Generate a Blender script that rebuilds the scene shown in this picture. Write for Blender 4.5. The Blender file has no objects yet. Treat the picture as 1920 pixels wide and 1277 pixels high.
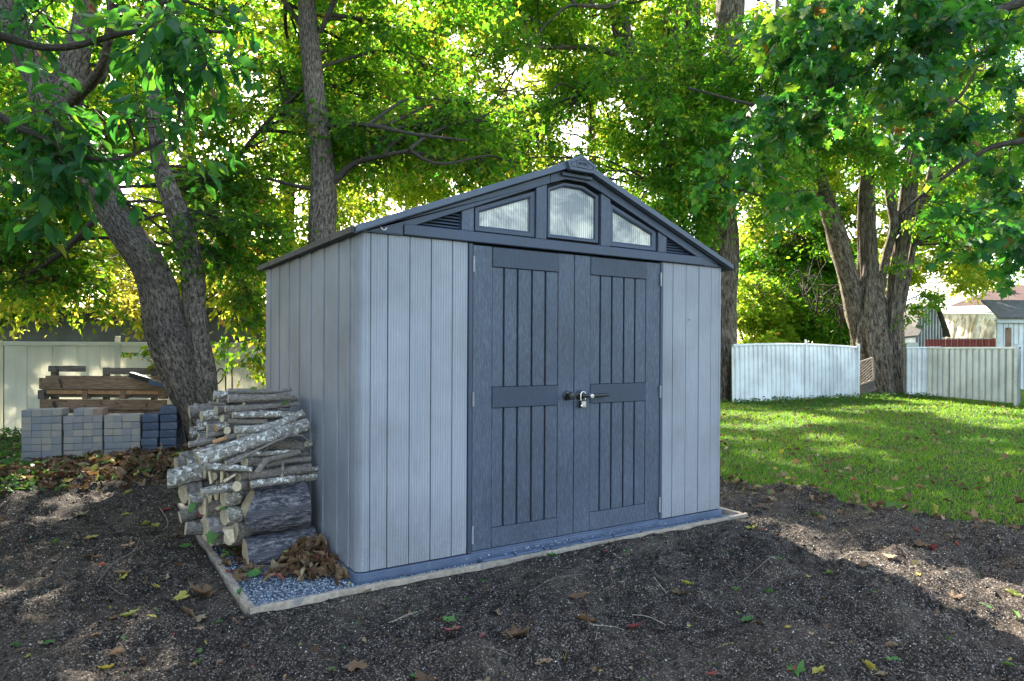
import bpy, bmesh, math, random
import numpy as np
from mathutils import Vector, Matrix

random.seed(7)
rng = np.random.default_rng(11)
scene = bpy.context.scene

# ------------------------------------------------------------------ camera
F_PX = 1281.78                      # focal length in photograph pixels (1920 wide)
CAM = np.array([-1.1884, -3.2825, 1.1838])
YAW, PITCH, ROLL, SHIFT_PX = -0.570, -0.0045, 0.0054, 22.13


def cam_axes():
    cy, sy = math.cos(YAW), math.sin(YAW)
    cp, sp = math.cos(PITCH), math.sin(PITCH)
    fwd = np.array([-sy * cp, cy * cp, sp])
    right = np.array([cy, sy, 0.0])
    up = np.cross(right, fwd)
    c, s = math.cos(ROLL), math.sin(ROLL)
    return c * right + s * up, -s * right + c * up, fwd


AX_R, AX_U, AX_F = cam_axes()
cam_data = bpy.data.cameras.new("camera")
cam = bpy.data.objects.new("camera", cam_data)
scene.collection.objects.link(cam)
cam_data.sensor_width = 36.0
cam_data.lens = F_PX / 1920.0 * 36.0
cam_data.shift_y = SHIFT_PX / 1920.0
cam_data.clip_start = 0.05
cam_data.clip_end = 2000.0
m = Matrix.Identity(4)
for i in range(3):
    m[i][0] = AX_R[i]
    m[i][1] = AX_U[i]
    m[i][2] = -AX_F[i]
    m[i][3] = CAM[i]
cam.matrix_world = m
scene.camera = cam

# ------------------------------------------------------------------ light
SUN_AZ, SUN_EL = math.radians(13.0), math.radians(37.0)   # azimuth measured from +Y towards +X
SUN = np.array([math.sin(SUN_AZ) * math.cos(SUN_EL), math.cos(SUN_AZ) * math.cos(SUN_EL), math.sin(SUN_EL)])
world = bpy.data.worlds.new("World")
scene.world = world
world.use_nodes = True
wn = world.node_tree
wn.nodes.clear()
w_out = wn.nodes.new("ShaderNodeOutputWorld")
w_bg = wn.nodes.new("ShaderNodeBackground")
w_sky = wn.nodes.new("ShaderNodeTexSky")
w_sky.sky_type = "NISHITA"
w_sky.sun_disc = False
w_sky.sun_elevation = SUN_EL
w_sky.sun_rotation = SUN_AZ
w_sky.altitude = 100.0
w_sky.air_density = 1.0
w_sky.dust_density = 2.0
w_sky.ozone_density = 1.0
w_bg.inputs["Strength"].default_value = 0.15
w_wb = wn.nodes.new("ShaderNodeMix")          # camera white balance, the same over the whole sky
w_wb.data_type = "RGBA"
w_wb.blend_type = "MULTIPLY"
w_wb.inputs["Factor"].default_value = 1.0
w_wb.inputs["B"].default_value = (1.10, 1.0, 0.86, 1)
wn.links.new(w_sky.outputs["Color"], w_wb.inputs["A"])
wn.links.new(w_wb.outputs["Result"], w_bg.inputs["Color"])
wn.links.new(w_bg.outputs["Background"], w_out.inputs["Surface"])
sun_data = bpy.data.lights.new("sun", "SUN")
sun_data.energy = 5.0
sun_data.angle = math.radians(0.6)
sun_data.color = (1.0, 0.92, 0.78)
sun = bpy.data.objects.new("sun", sun_data)
scene.collection.objects.link(sun)
sun.rotation_euler = Vector(SUN).to_track_quat("Z", "Y").to_euler()
vs = scene.view_settings
vs.view_transform = "Standard"
vs.look = "None"
vs.exposure = 2.55
vs.gamma = 1.0
vs.use_curve_mapping = False
scene.cycles.max_bounces = 8
scene.cycles.transmission_bounces = 6
scene.cycles.diffuse_bounces = 4
scene.cycles.use_denoising = True

# ------------------------------------------------------------------ measuring helpers


def at(px, py, depth):
    """world point seen at photograph pixel (px, py), depth metres along the view axis"""
    return CAM + depth * ((px - 960) / F_PX * AX_R - (py - 638.5 - SHIFT_PX) / F_PX * AX_U + AX_F)


def on(px, py, axis, val):
    """world point seen at pixel (px, py) on the plane coordinate[axis] = val"""
    d = (px - 960) / F_PX * AX_R - (py - 638.5 - SHIFT_PX) / F_PX * AX_U + AX_F
    return CAM + (val - CAM[axis]) / d[axis] * d


def depth_of(p):
    return float((np.asarray(p) - CAM) @ AX_F)


# ------------------------------------------------------------------ numpy value noise
_perm = np.random.default_rng(5).permutation(4096)


def _h(ix, iy):
    return _perm[(_perm[ix & 4095] + iy) & 4095] / 4095.0


def vnoise(x, y):
    ix = np.floor(x).astype(np.int64)
    iy = np.floor(y).astype(np.int64)
    fx, fy = x - ix, y - iy
    fx = fx * fx * (3 - 2 * fx)
    fy = fy * fy * (3 - 2 * fy)
    a, b = _h(ix, iy), _h(ix + 1, iy)
    c, d = _h(ix, iy + 1), _h(ix + 1, iy + 1)
    return (a * (1 - fx) + b * fx) * (1 - fy) + (c * (1 - fx) + d * fx) * fy


def fbm(x, y, o=4):
    s, a, t = 0.0, 1.0, 0.0
    for k in range(o):
        s = s + a * vnoise(x * 2 ** k + 17.3 * k, y * 2 ** k + 9.1 * k)
        t += a
        a *= 0.5
    return s / t - 0.5


# ------------------------------------------------------------------ objects
ORG = {}


def thing(name, label, cat, loc=(0, 0, 0), group=None):
    o = bpy.data.objects.new(name, None)
    o.empty_display_size = 0.1
    scene.collection.objects.link(o)
    o.location = loc
    o["label"] = label
    o["category"] = cat
    if group:
        o["group"] = group
    ORG[o.name] = np.array(loc, float)
    return o


def tag(o, label, cat, group=None):
    o["label"] = label
    o["category"] = cat
    if group:
        o["group"] = group
    return o


def link(name, me, parent=None, loc=None, label=None):
    o = bpy.data.objects.new(name, me)
    scene.collection.objects.link(o)
    if parent is not None:
        o.parent = parent
        ORG[o.name] = ORG[parent.name]
    else:
        ORG[o.name] = np.array(loc if loc is not None else (0, 0, 0), float)
    if loc is not None:
        o.location = loc
    if label:
        o["label"] = label
    return o


def mesh_np(name, V, Fc, mat, parent=None, smooth=False, tint=None, uv=None, kind=None, loc=None):
    """V (n,3) world coordinates, Fc (m,k) equal-sized faces or a list of lists"""
    V = np.asarray(V, dtype=np.float64)
    if parent is not None:
        V = V - ORG[parent.name]
    elif loc is not None:
        V = V - np.asarray(loc, float)
    me = bpy.data.meshes.new(name)
    if isinstance(Fc, np.ndarray):
        nf, k = Fc.shape
        me.vertices.add(len(V))
        me.vertices.foreach_set("co", V.astype(np.float32).ravel())
        me.loops.add(nf * k)
        me.loops.foreach_set("vertex_index", Fc.astype(np.int32).ravel())
        me.polygons.add(nf)
        me.polygons.foreach_set("loop_start", np.arange(0, nf * k, k, dtype=np.int32))
        me.update(calc_edges=True)
        if smooth:
            me.polygons.foreach_set("use_smooth", np.ones(nf, dtype=bool))
    else:
        me.from_pydata([tuple(v) for v in V], [], [tuple(f) for f in Fc])
        if smooth:
            me.polygons.foreach_set("use_smooth", [True] * len(me.polygons))
        me.update()
    if tint is not None:
        a = me.attributes.new("tint", "FLOAT", "POINT")
        a.data.foreach_set("value", np.asarray(tint, dtype=np.float32))
    if uv is not None:
        l = me.uv_layers.new(name="UVMap")
        li = np.empty(len(me.loops), dtype=np.int32)
        me.loops.foreach_get("vertex_index", li)
        l.data.foreach_set("uv", np.asarray(uv, dtype=np.float32)[li].ravel())
    if mat is not None:
        me.materials.append(mat)
    o = link(name, me, parent, loc)
    if kind:
        o["kind"] = kind
    return o


def box_mesh(name, x0, x1, y0, y1, z0, z1, mat, bev=0.003, seg=1):
    bm = bmesh.new()
    bmesh.ops.create_cube(bm, size=1.0)
    for v in bm.verts:
        v.co = Vector(((x0 + x1) / 2 + v.co.x * (x1 - x0), (y0 + y1) / 2 + v.co.y * (y1 - y0), (z0 + z1) / 2 + v.co.z * (z1 - z0)))
    if bev > 0:
        bmesh.ops.bevel(bm, geom=list(bm.edges), offset=bev, segments=seg, affect="EDGES", profile=0.7)
    me = bpy.data.meshes.new(name)
    bm.to_mesh(me)
    bm.free()
    if mat:
        me.materials.append(mat)
    return me


def box(name, x0, x1, y0, y1, z0, z1, mat, parent=None, bev=0.003, seg=1):
    o = ORG[parent.name] if parent is not None else np.zeros(3)
    me = box_mesh(name, x0 - o[0], x1 - o[0], y0 - o[1], y1 - o[1], z0 - o[2], z1 - o[2], mat, bev, seg)
    return link(name, me, parent)


def obox(name, c, ax, ay, az, mat, parent=None, bev=0.003, rough=0.0):
    """box with centre c and half-extent vectors ax, ay, az (world)"""
    bm = bmesh.new()
    bmesh.ops.create_cube(bm, size=2.0)
    L = [np.linalg.norm(a) for a in (ax, ay, az)]
    if rough > 0:
        bmesh.ops.subdivide_edges(bm, edges=[e for e in bm.edges if abs((e.verts[0].co - e.verts[1].co).x) > 1], cuts=7)
    for v in bm.verts:
        v.co = Vector((v.co.x * L[0], v.co.y * L[1], v.co.z * L[2]))
    if bev > 0:
        bmesh.ops.bevel(bm, geom=list(bm.edges), offset=min(bev, min(L) * 0.4), segments=1, affect="EDGES")
    U = [np.array(a) / l for a, l in zip((ax, ay, az), L)]
    og = ORG[parent.name] if parent is not None else np.zeros(3)
    for v in bm.verts:
        p = np.array(c) - og + U[0] * v.co.x + U[1] * v.co.y + U[2] * v.co.z
        if rough > 0:
            p = p + rng.normal(0, rough, 3)
        v.co = Vector(p)
    me = bpy.data.meshes.new(name)
    bm.to_mesh(me)
    bm.free()
    me.materials.append(mat)
    return link(name, me, parent)


def prism(name, poly, y0, y1, mat, parent=None, bev=0.0, axis=1):
    """polygon given in the two other axes, extruded along axis from y0 to y1"""
    n = len(poly)
    V = []
    for y in (y0, y1):
        for a, b in poly:
            V.append((a, y, b) if axis == 1 else ((y, a, b) if axis == 0 else (a, b, y)))
    Fc = [list(range(n)), list(range(2 * n - 1, n - 1, -1))]
    for i in range(n):
        j = (i + 1) % n
        Fc.append([i, n + i, n + j, j])
    bm = bmesh.new()
    og = ORG[parent.name] if parent is not None else np.zeros(3)
    vv = [bm.verts.new(tuple(np.array(v) - og)) for v in V]
    for f in Fc:
        bm.faces.new([vv[i] for i in f])
    bmesh.ops.recalc_face_normals(bm, faces=bm.faces)
    if bev > 0:
        bmesh.ops.bevel(bm, geom=list(bm.edges), offset=bev, segments=1, affect="EDGES")
    me = bpy.data.meshes.new(name)
    bm.to_mesh(me)
    bm.free()
    me.materials.append(mat)
    return link(name, me, parent)


def inset_poly(poly, d):
    """offset a convex counter-clockwise polygon inwards by d"""
    n = len(poly)
    P = [np.array(p, float) for p in poly]
    out = []
    for i in range(n):
        a, b, c = P[i - 1], P[i], P[(i + 1) % n]
        e1 = (b - a) / np.linalg.norm(b - a)
        e2 = (c - b) / np.linalg.norm(c - b)
        n1, n2 = np.array([-e1[1], e1[0]]), np.array([-e2[1], e2[0]])
        k = (n1 + n2) / (1 + n1 @ n2)
        out.append(b + k * d)
    return out


def ring_frame(name, poly, w, y0, y1, mat, parent):
    """a picture-frame of width w lying outside poly (ccw in x,z), from y0 (front) to y1"""
    inner = [np.array(p) for p in poly]
    outer = inset_poly(poly, -w)
    mid = inset_poly(poly, -w * 0.35)
    n = len(poly)
    V, Fc = [], []
    for P_, y in ((inner, y1), (inner, y0 + 0.006), (mid, y0), (outer, y0), (outer, y1)):
        for p in P_:
            V.append((p[0], y, p[1]))
    for k in range(5):
        for i in range(n):
            j = (i + 1) % n
            a, b = k * n, ((k + 1) % 5) * n
            Fc.append([a + i, a + j, b + j, b + i])
    o = mesh_np(name, V, Fc, mat, parent)
    return o


def tube(path, radii, seg=12, ridge=0.0, ridge_n=9, seed=0.0, caps=True, twist=0.0):
    """tapered tube through points; returns V, quads(list), uv"""
    P_ = np.asarray(path, float)
    n = len(P_)
    T = np.gradient(P_, axis=0)
    T /= np.linalg.norm(T, axis=1)[:, None] + 1e-12
    ref = np.array([0, 0, 1.0]) if abs(T[0][2]) < 0.9 else np.array([1.0, 0, 0])
    a = np.cross(T[0], ref)
    a /= np.linalg.norm(a)
    V, UV = [], []
    s = 0.0
    ang = np.linspace(0, 2 * math.pi, seg + 1)[:-1]
    for i in range(n):
        a = a - (a @ T[i]) * T[i]
        a /= np.linalg.norm(a)
        b = np.cross(T[i], a)
        if i:
            s += np.linalg.norm(P_[i] - P_[i - 1])
        r = np.full(seg, radii[i])
        if ridge > 0:
            r = r + radii[i] * ridge * (vnoise(np.cos(ang) * ridge_n / 2 + 50 + seed, np.sin(ang) * ridge_n / 2 + s * 1.5 + 50) - 0.5) * 2
        ring = P_[i] + np.outer(r * np.cos(ang + twist * s), a) + np.outer(r * np.sin(ang + twist * s), b)
        V.append(ring)
        UV.append(np.stack([ang / (2 * math.pi) * max(1.0, round(2 * math.pi * radii[0] * 3)) / 3, np.full(seg, s)], 1))
    V = np.concatenate(V)
    UV = np.concatenate(UV)
    i = np.arange(n - 1)[:, None] * seg
    j = np.arange(seg)[None, :]
    k = (j + 1) % seg
    Q = np.stack([i + j, i + k, i + seg + k, i + seg + j], -1).reshape(-1, 4)
    return V, Q, UV


def smooth_path(pts, radii, step=0.08):
    """Catmull-Rom resample of points and radii"""
    P_ = [np.asarray(p, float) for p in pts]
    P_ = [2 * P_[0] - P_[1]] + P_ + [2 * P_[-1] - P_[-2]]
    R_ = [radii[0]] + list(radii) + [radii[-1]]
    out, ro = [], []
    for i in range(1, len(P_) - 2):
        L = np.linalg.norm(P_[i + 1] - P_[i])
        n = max(2, int(L / step))
        for k in range(n):
            t = k / n
            t2, t3 = t * t, t * t * t
            out.append(0.5 * ((2 * P_[i]) + (-P_[i - 1] + P_[i + 1]) * t + (2 * P_[i - 1] - 5 * P_[i] + 4 * P_[i + 1] - P_[i + 2]) * t2 + (-P_[i - 1] + 3 * P_[i] - 3 * P_[i + 1] + P_[i + 2]) * t3))
            ro.append(R_[i] * (1 - t) + R_[i + 1] * t)
    out.append(P_[-2])
    ro.append(R_[-2])
    return np.array(out), ro


class Bag:
    """collects geometry that belongs to ONE part"""
    def __init__(self):
        self.V, self.Q, self.T, self.UV, self.n = [], [], [], [], 0

    def add(self, V, Q, tint=0.5, uv=None):
        V = np.asarray(V, float)
        self.V.append(V)
        self.Q.append(np.asarray(Q) + self.n)
        self.T.append(np.full(len(V), tint) if np.isscalar(tint) else np.asarray(tint))
        self.UV.append(np.zeros((len(V), 2)) if uv is None else uv)
        self.n += len(V)

    def build(self, name, mat, parent=None, smooth=True, kind=None, loc=None):
        return mesh_np(name, np.concatenate(self.V), np.concatenate(self.Q), mat, parent, smooth, np.concatenate(self.T), np.concatenate(self.UV), kind, loc)

# ------------------------------------------------------------------ materials


def nodes_of(name):
    mt = bpy.data.materials.new(name)
    mt.use_nodes = True
    nt = mt.node_tree
    nt.nodes.clear()
    out = nt.nodes.new("ShaderNodeOutputMaterial")
    return mt, nt, out


def ramp(nt, fac, stops):
    r = nt.nodes.new("ShaderNodeValToRGB")
    el = r.color_ramp.elements
    while len(el) > 1:
        el.remove(el[-1])
    el[0].position = stops[0][0]
    el[0].color = (*stops[0][1], 1)
    for p, c in stops[1:]:
        e = el.new(p)
        e.color = (*c, 1)
    nt.links.new(fac, r.inputs["Fac"])
    return r.outputs["Color"]


def coords(nt, kind="Object", scale=(1, 1, 1)):
    tc = nt.nodes.new("ShaderNodeTexCoord")
    mp = nt.nodes.new("ShaderNodeMapping")
    mp.inputs["Scale"].default_value = scale
    nt.links.new(tc.outputs[kind], mp.inputs["Vector"])
    return mp.outputs["Vector"]


def noise(nt, vec, scale=1.0, detail=4.0, rough=0.55, dist=0.0):
    n = nt.nodes.new("ShaderNodeTexNoise")
    n.inputs["Scale"].default_value = scale
    n.inputs["Detail"].default_value = detail
    n.inputs["Roughness"].default_value = rough
    n.inputs["Distortion"].default_value = dist
    nt.links.new(vec, n.inputs["Vector"])
    return n.outputs["Fac"]


def mixc(nt, fac, a, b, mode="MIX"):
    n = nt.nodes.new("ShaderNodeMix")
    n.data_type = "RGBA"
    n.blend_type = mode
    for s, v in ((n.inputs["Factor"], fac), (n.inputs["A"], a), (n.inputs["B"], b)):
        if isinstance(v, (int, float)):
            s.default_value = v
        elif isinstance(v, tuple):
            s.default_value = (*v, 1)
        else:
            nt.links.new(v, s)
    return n.outputs["Result"]


def bump(nt, h, strength=0.4, dist=0.01, normal=None):
    b = nt.nodes.new("ShaderNodeBump")
    b.inputs["Strength"].default_value = strength
    b.inputs["Distance"].default_value = dist
    nt.links.new(h, b.inputs["Height"])
    if normal is not None:
        nt.links.new(normal, b.inputs["Normal"])
    return b.outputs["Normal"]


def principled(nt, out, col, rough=0.7, nrm=None, metal=0.0, spec=0.5):
    p = nt.nodes.new("ShaderNodeBsdfPrincipled")
    if isinstance(col, tuple):
        p.inputs["Base Color"].default_value = (*col, 1)
    else:
        nt.links.new(col, p.inputs["Base Color"])
    if isinstance(rough, (int, float)):
        p.inputs["Roughness"].default_value = rough
    else:
        nt.links.new(rough, p.inputs["Roughness"])
    p.inputs["Metallic"].default_value = metal
    p.inputs["Specular IOR Level"].default_value = spec
    if nrm is not None:
        nt.links.new(nrm, p.inputs["Normal"])
    nt.links.new(p.outputs[0], out.inputs["Surface"])
    return p


def attr(nt, name="tint"):
    a = nt.nodes.new("ShaderNodeAttribute")
    a.attribute_name = name
    return a.outputs["Fac"]


def mathn(nt, op, a, b=0.0):
    n = nt.nodes.new("ShaderNodeMath")
    n.operation = op
    for s, v in zip(n.inputs, (a, b)):
        if isinstance(v, (int, float)):
            s.default_value = v
        else:
            nt.links.new(v, s)
    return n.outputs[0]


def grainy(name, c1, c2, fine=(1, 1, 1), fs=60.0, big=2.5, c3=None, rough=0.6, bs=0.35, bd=0.004, kind="Object", stain=None, spec=0.5):
    """two colours mixed by a stretched fine noise, modulated by large patches, with matching relief"""
    mt, nt, out = nodes_of(name)
    v = coords(nt, kind, fine)
    f = noise(nt, v, fs, 4, 0.6)
    col = ramp(nt, f, [(0.3, c1), (0.7, c2)])
    vb = coords(nt, kind)
    g = noise(nt, vb, big, 5, 0.6)
    gg = ramp(nt, g, [(0.35, (0.78, 0.78, 0.78)), (0.65, (1.12, 1.12, 1.12))])
    col = mixc(nt, 1.0, col, gg, "MULTIPLY")
    if stain:
        s = noise(nt, vb, stain[1], 6, 0.7, 0.3)
        sf = ramp(nt, s, [(stain[2], (0, 0, 0)), (stain[2] + 0.08, (1, 1, 1))])
        col = mixc(nt, sf, col, stain[0])
    rr = mathn(nt, "MULTIPLY_ADD", f, 0.25)
    nt.nodes[-1].inputs[2].default_value = rough - 0.12
    principled(nt, out, col, rr, bump(nt, f, bs, bd), spec=spec)
    return mt


MAT = {}
# plastic wall boards with fine upright embossed grain, weathered pale scuffs
MAT["wall"] = grainy("wall_plastic", (0.22, 0.232, 0.275), (0.288, 0.30, 0.345), (1, 1, 0.035), 170, 1.6, rough=0.55, bs=0.35, bd=0.003, stain=((0.40, 0.415, 0.46), 9.0, 0.70))
MAT["trim"] = grainy("trim_plastic", (0.031, 0.045, 0.080), (0.045, 0.063, 0.105), (1, 1, 0.1), 110, 2.2, rough=0.5, bs=0.25, bd=0.002)
MAT["roofdark"] = grainy("roof_plastic", (0.055, 0.072, 0.110), (0.078, 0.098, 0.14), (1, 1, 1), 40, 2.0, rough=0.5, bs=0.3, bd=0.002)
MAT["eave"] = grainy("eave_plastic", (0.035, 0.033, 0.035), (0.055, 0.052, 0.055), (1, 0.2, 1), 60, 3.0, rough=0.6, bs=0.3, bd=0.003)  # darker and browner than the roof: the eave's side shade put into the colour
MAT["plinth"] = grainy("plinth_plastic", (0.072, 0.10, 0.165), (0.09, 0.12, 0.19), (1, 1, 1), 60, 4.0, rough=0.7, bs=0.3, bd=0.003, stain=((0.2, 0.2, 0.19), 14, 0.62))


def door_material(name, c1, c2, c3):
    mt, nt, out = nodes_of(name)
    v = coords(nt, "Object", (1, 1, 0.09))
    f = noise(nt, v, 260, 4, 0.7, 0.2)
    col = ramp(nt, f, [(0.33, c1), (0.52, c2), (0.75, c3)])
    # chalky speckle gathers low down, where rain splashes the door
    sp = noise(nt, coords(nt, "Object"), 150, 4, 0.8)
    tc = nt.nodes.new("ShaderNodeTexCoord")
    sx = nt.nodes.new("ShaderNodeSeparateXYZ")
    nt.links.new(tc.outputs["Object"], sx.inputs[0])
    low = nt.nodes.new("ShaderNodeMapRange")
    nt.links.new(sx.outputs["Z"], low.inputs["Value"])
    low.inputs["From Min"].default_value = 0.05
    low.inputs["From Max"].default_value = 0.45
    low.inputs["To Min"].default_value = 0.8
    low.inputs["To Max"].default_value = 0.12
    sf = ramp(nt, sp, [(0.55, (0, 0, 0)), (0.7, (1, 1, 1))])
    sfac = mathn(nt, "MULTIPLY", sf, low.outputs[0])
    col = mixc(nt, sfac, col, (0.27, 0.29, 0.32))
    g = noise(nt, coords(nt), 2.0, 4)
    col = mixc(nt, 1.0, col, ramp(nt, g, [(0.35, (0.85, 0.85, 0.86)), (0.65, (1.12, 1.12, 1.12))]), "MULTIPLY")
    principled(nt, out, col, 0.52, bump(nt, f, 0.45, 0.003))
    return mt


MAT["door"] = door_material("door_plastic", (0.030, 0.041, 0.068), (0.054, 0.072, 0.112), (0.125, 0.148, 0.20))
MAT["plate"] = door_material("plate_plastic", (0.019, 0.031, 0.060), (0.025, 0.040, 0.073), (0.045, 0.063, 0.105))
MAT["gap"] = grainy("dark_gap", (0.008, 0.009, 0.011), (0.014, 0.015, 0.018), fs=30, rough=0.8)
MAT["groove"] = grainy("groove_plastic", (0.02, 0.028, 0.042), (0.03, 0.04, 0.058), fs=30, rough=0.7)
MAT["hinge"] = grainy("hinge_steel", (0.20, 0.21, 0.23), (0.32, 0.33, 0.35), fs=80, rough=0.4)
MAT["blackplastic"] = grainy("black_plastic", (0.012, 0.013, 0.016), (0.022, 0.023, 0.027), fs=60, rough=0.35, bs=0.1)


def splash(mat):
    """mud splashed up from the ground and faint dust over a wall material"""
    nt = mat.node_tree
    p = [n for n in nt.nodes if n.type == "BSDF_PRINCIPLED"][0]
    old = p.inputs["Base Color"].links[0].from_socket
    tc = nt.nodes.new("ShaderNodeTexCoord")
    sx = nt.nodes.new("ShaderNodeSeparateXYZ")
    nt.links.new(tc.outputs["Object"], sx.inputs[0])
    mr = nt.nodes.new("ShaderNodeMapRange")
    nt.links.new(sx.outputs["Z"], mr.inputs["Value"])
    mr.inputs["From Min"].default_value = 0.04
    mr.inputs["From Max"].default_value = 0.38
    mr.inputs["To Min"].default_value = 0.75
    mr.inputs["To Max"].default_value = 0.03
    sp = noise(nt, coords(nt, "Object"), 75, 5, 0.75)
    sf = ramp(nt, sp, [(0.50, (0, 0, 0)), (0.66, (1, 1, 1))])
    nt.links.new(mixc(nt, mathn(nt, "MULTIPLY", sf, mr.outputs[0]), old, (0.17, 0.155, 0.145)), p.inputs["Base Color"])


splash(MAT["wall"])


def ribs(mat, scale, strength, dist):
    """fine moulded ribs running up a wall board"""
    nt = mat.node_tree
    p = [n for n in nt.nodes if n.type == "BSDF_PRINCIPLED"][0]
    old = p.inputs["Normal"].links[0].from_socket
    tc = nt.nodes.new("ShaderNodeTexCoord")
    w = nt.nodes.new("ShaderNodeTexWave")
    w.wave_type = "BANDS"
    w.bands_direction = "DIAGONAL"
    w.inputs["Scale"].default_value = scale
    w.inputs["Distortion"].default_value = 1.2
    w.inputs["Detail"].default_value = 2.0
    w.inputs["Detail Scale"].default_value = 0.6
    mp = nt.nodes.new("ShaderNodeMapping")
    mp.inputs["Scale"].default_value = (1, 1, 0.0)
    nt.links.new(tc.outputs["Object"], mp.inputs["Vector"])
    nt.links.new(mp.outputs["Vector"], w.inputs["Vector"])
    nt.links.new(bump(nt, w.outputs["Fac"], strength, dist, old), p.inputs["Normal"])
    c = p.inputs["Base Color"].links[0].from_socket
    nt.links.new(mixc(nt, 1.0, c, ramp(nt, w.outputs["Fac"], [(0.1, (0.88, 0.88, 0.88)), (0.8, (1.05, 1.05, 1.05))]), "MULTIPLY"), p.inputs["Base Color"])


ribs(MAT["wall"], 42.0, 0.24, 0.003)


def metal(name, c, rough):
    mt, nt, out = nodes_of(name)
    f = noise(nt, coords(nt), 90, 3)
    principled(nt, out, ramp(nt, f, [(0.3, tuple(x * 0.8 for x in c)), (0.7, c)]), rough, bump(nt, f, 0.1, 0.001), metal=1.0)
    return mt


MAT["chrome"] = metal("chrome", (0.75, 0.75, 0.76), 0.22)
MAT["zinc"] = metal("zinc", (0.55, 0.56, 0.58), 0.4)


def pane_material():
    mt, nt, out = nodes_of("ribbed_acrylic")
    v = coords(nt, "Object", (1, 1, 1))
    w = nt.nodes.new("ShaderNodeTexWave")
    w.wave_type = "BANDS"
    w.bands_direction = "X"
    w.inputs["Scale"].default_value = 19.0
    w.inputs["Distortion"].default_value = 0.0
    nt.links.new(v, w.inputs["Vector"])
    n = noise(nt, v, 5.5, 4, 0.6, 0.8)
    cloud_reflection = ramp(nt, n, [(0.36, (0.13, 0.14, 0.15)), (0.5, (0.34, 0.33, 0.30)), (0.62, (0.62, 0.59, 0.50))])  # pale blotches stand in for reflected clouds, put into the base colour
    rib = ramp(nt, w.outputs["Fac"], [(0.0, (0.55, 0.57, 0.6)), (0.6, (1.1, 1.1, 1.1))])
    col = mixc(nt, 1.0, cloud_reflection, rib, "MULTIPLY")
    principled(nt, out, col, 0.16, bump(nt, w.outputs["Fac"], 0.5, 0.004), spec=0.8)
    return mt


MAT["pane"] = pane_material()


def bark_material(name, dark, mid, light, us=26.0, vs_=5.0, lichen=None, bs=0.9, bd=0.02):
    mt, nt, out = nodes_of(name)
    uvv = coords(nt, "UV", (us, vs_, 1))
    f = noise(nt, uvv, 1.0, 7, 0.66, 0.35)
    f2 = noise(nt, coords(nt, "UV", (us * 3, vs_ * 4, 1)), 1.0, 4, 0.6)
    ff = mixc(nt, 0.3, f, f2)
    col = ramp(nt, ff, [(0.40, dark), (0.49, mid), (0.60, light)])
    g = noise(nt, coords(nt, "Object"), 2.0, 5, 0.6)
    col = mixc(nt, 1.0, col, ramp(nt, g, [(0.35, (0.75, 0.75, 0.78)), (0.65, (1.15, 1.12, 1.08))]), "MULTIPLY")
    if lichen:
        l = noise(nt, coords(nt, "Object"), lichen[1], 5, 0.65, 0.5)
        lf = ramp(nt, l, [(lichen[2], (0, 0, 0)), (lichen[2] + 0.04, (1, 1, 1))])
        col = mixc(nt, lf, col, lichen[0])
    principled(nt, out, col, 0.9, bump(nt, ff, bs, bd), spec=0.2)
    return mt


MAT["bark"] = bark_material("maple_bark", (0.028, 0.022, 0.017), (0.13, 0.105, 0.085), (0.29, 0.245, 0.205), 34, 15, bs=1.0, bd=0.035)
MAT["bark_old"] = bark_material("old_maple_bark", (0.024, 0.018, 0.013), (0.115, 0.090, 0.070), (0.27, 0.225, 0.18), 17, 4.5, bd=0.06)
MAT["twig"] = bark_material("twig_bark", (0.03, 0.025, 0.02), (0.07, 0.06, 0.05), (0.13, 0.11, 0.095), 40, 20)
MAT["log_grey"] = bark_material("grey_log_bark", (0.10, 0.09, 0.09), (0.24, 0.22, 0.22), (0.42, 0.40, 0.39), 30, 34, ((0.60, 0.58, 0.54), 34, 0.64), bs=0.5, bd=0.006)
MAT["log_birch"] = bark_material("pale_birch_bark", (0.10, 0.09, 0.08), (0.24, 0.22, 0.20), (0.42, 0.40, 0.37), 40, 30, ((0.72, 0.70, 0.66), 38, 0.55), bs=0.5, bd=0.006)
MAT["log_slim"] = bark_material("slim_log_bark", (0.075, 0.062, 0.055), (0.19, 0.165, 0.15), (0.34, 0.31, 0.285), 44, 44, ((0.54, 0.52, 0.49), 48, 0.65), bs=0.5, bd=0.005)
MAT["log_block"] = bark_material("weathered_block_bark", (0.026, 0.025, 0.036), (0.080, 0.078, 0.098), (0.25, 0.24, 0.25), 60, 14, ((0.42, 0.42, 0.42), 30, 0.74), bs=0.8, bd=0.01)
MAT["cut"] = grainy("sawn_wood", (0.42, 0.33, 0.22), (0.62, 0.52, 0.38), fs=60, big=8, rough=0.85, bs=0.3, bd=0.003, spec=0.2)
MAT["cut_orange"] = grainy("fresh_orange_wood", (0.40, 0.21, 0.10), (0.55, 0.32, 0.17), fs=50, big=9, rough=0.85, bs=0.3, bd=0.003, spec=0.2)
MAT["timber"] = grainy("edging_timber", (0.26, 0.21, 0.17), (0.46, 0.38, 0.30), (1, 1, 1), 45, 5, rough=0.85, bs=0.5, bd=0.004, stain=((0.22, 0.21, 0.2), 7, 0.58), spec=0.2)
MAT["pallet"] = grainy("pallet_wood", (0.15, 0.092, 0.058), (0.37, 0.24, 0.16), (0.5, 1, 9), 11, 3, rough=0.9, bs=0.6, bd=0.006, stain=((0.035, 0.028, 0.025), 6.0, 0.57), spec=0.2)
MAT["pallet_grey"] = grainy("grey_pallet_wood", (0.10, 0.085, 0.07), (0.24, 0.205, 0.175), (0.5, 1, 9), 11, 3, rough=0.9, bs=0.6, bd=0.006, stain=((0.04, 0.033, 0.03), 5.0, 0.6), spec=0.2)


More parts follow.
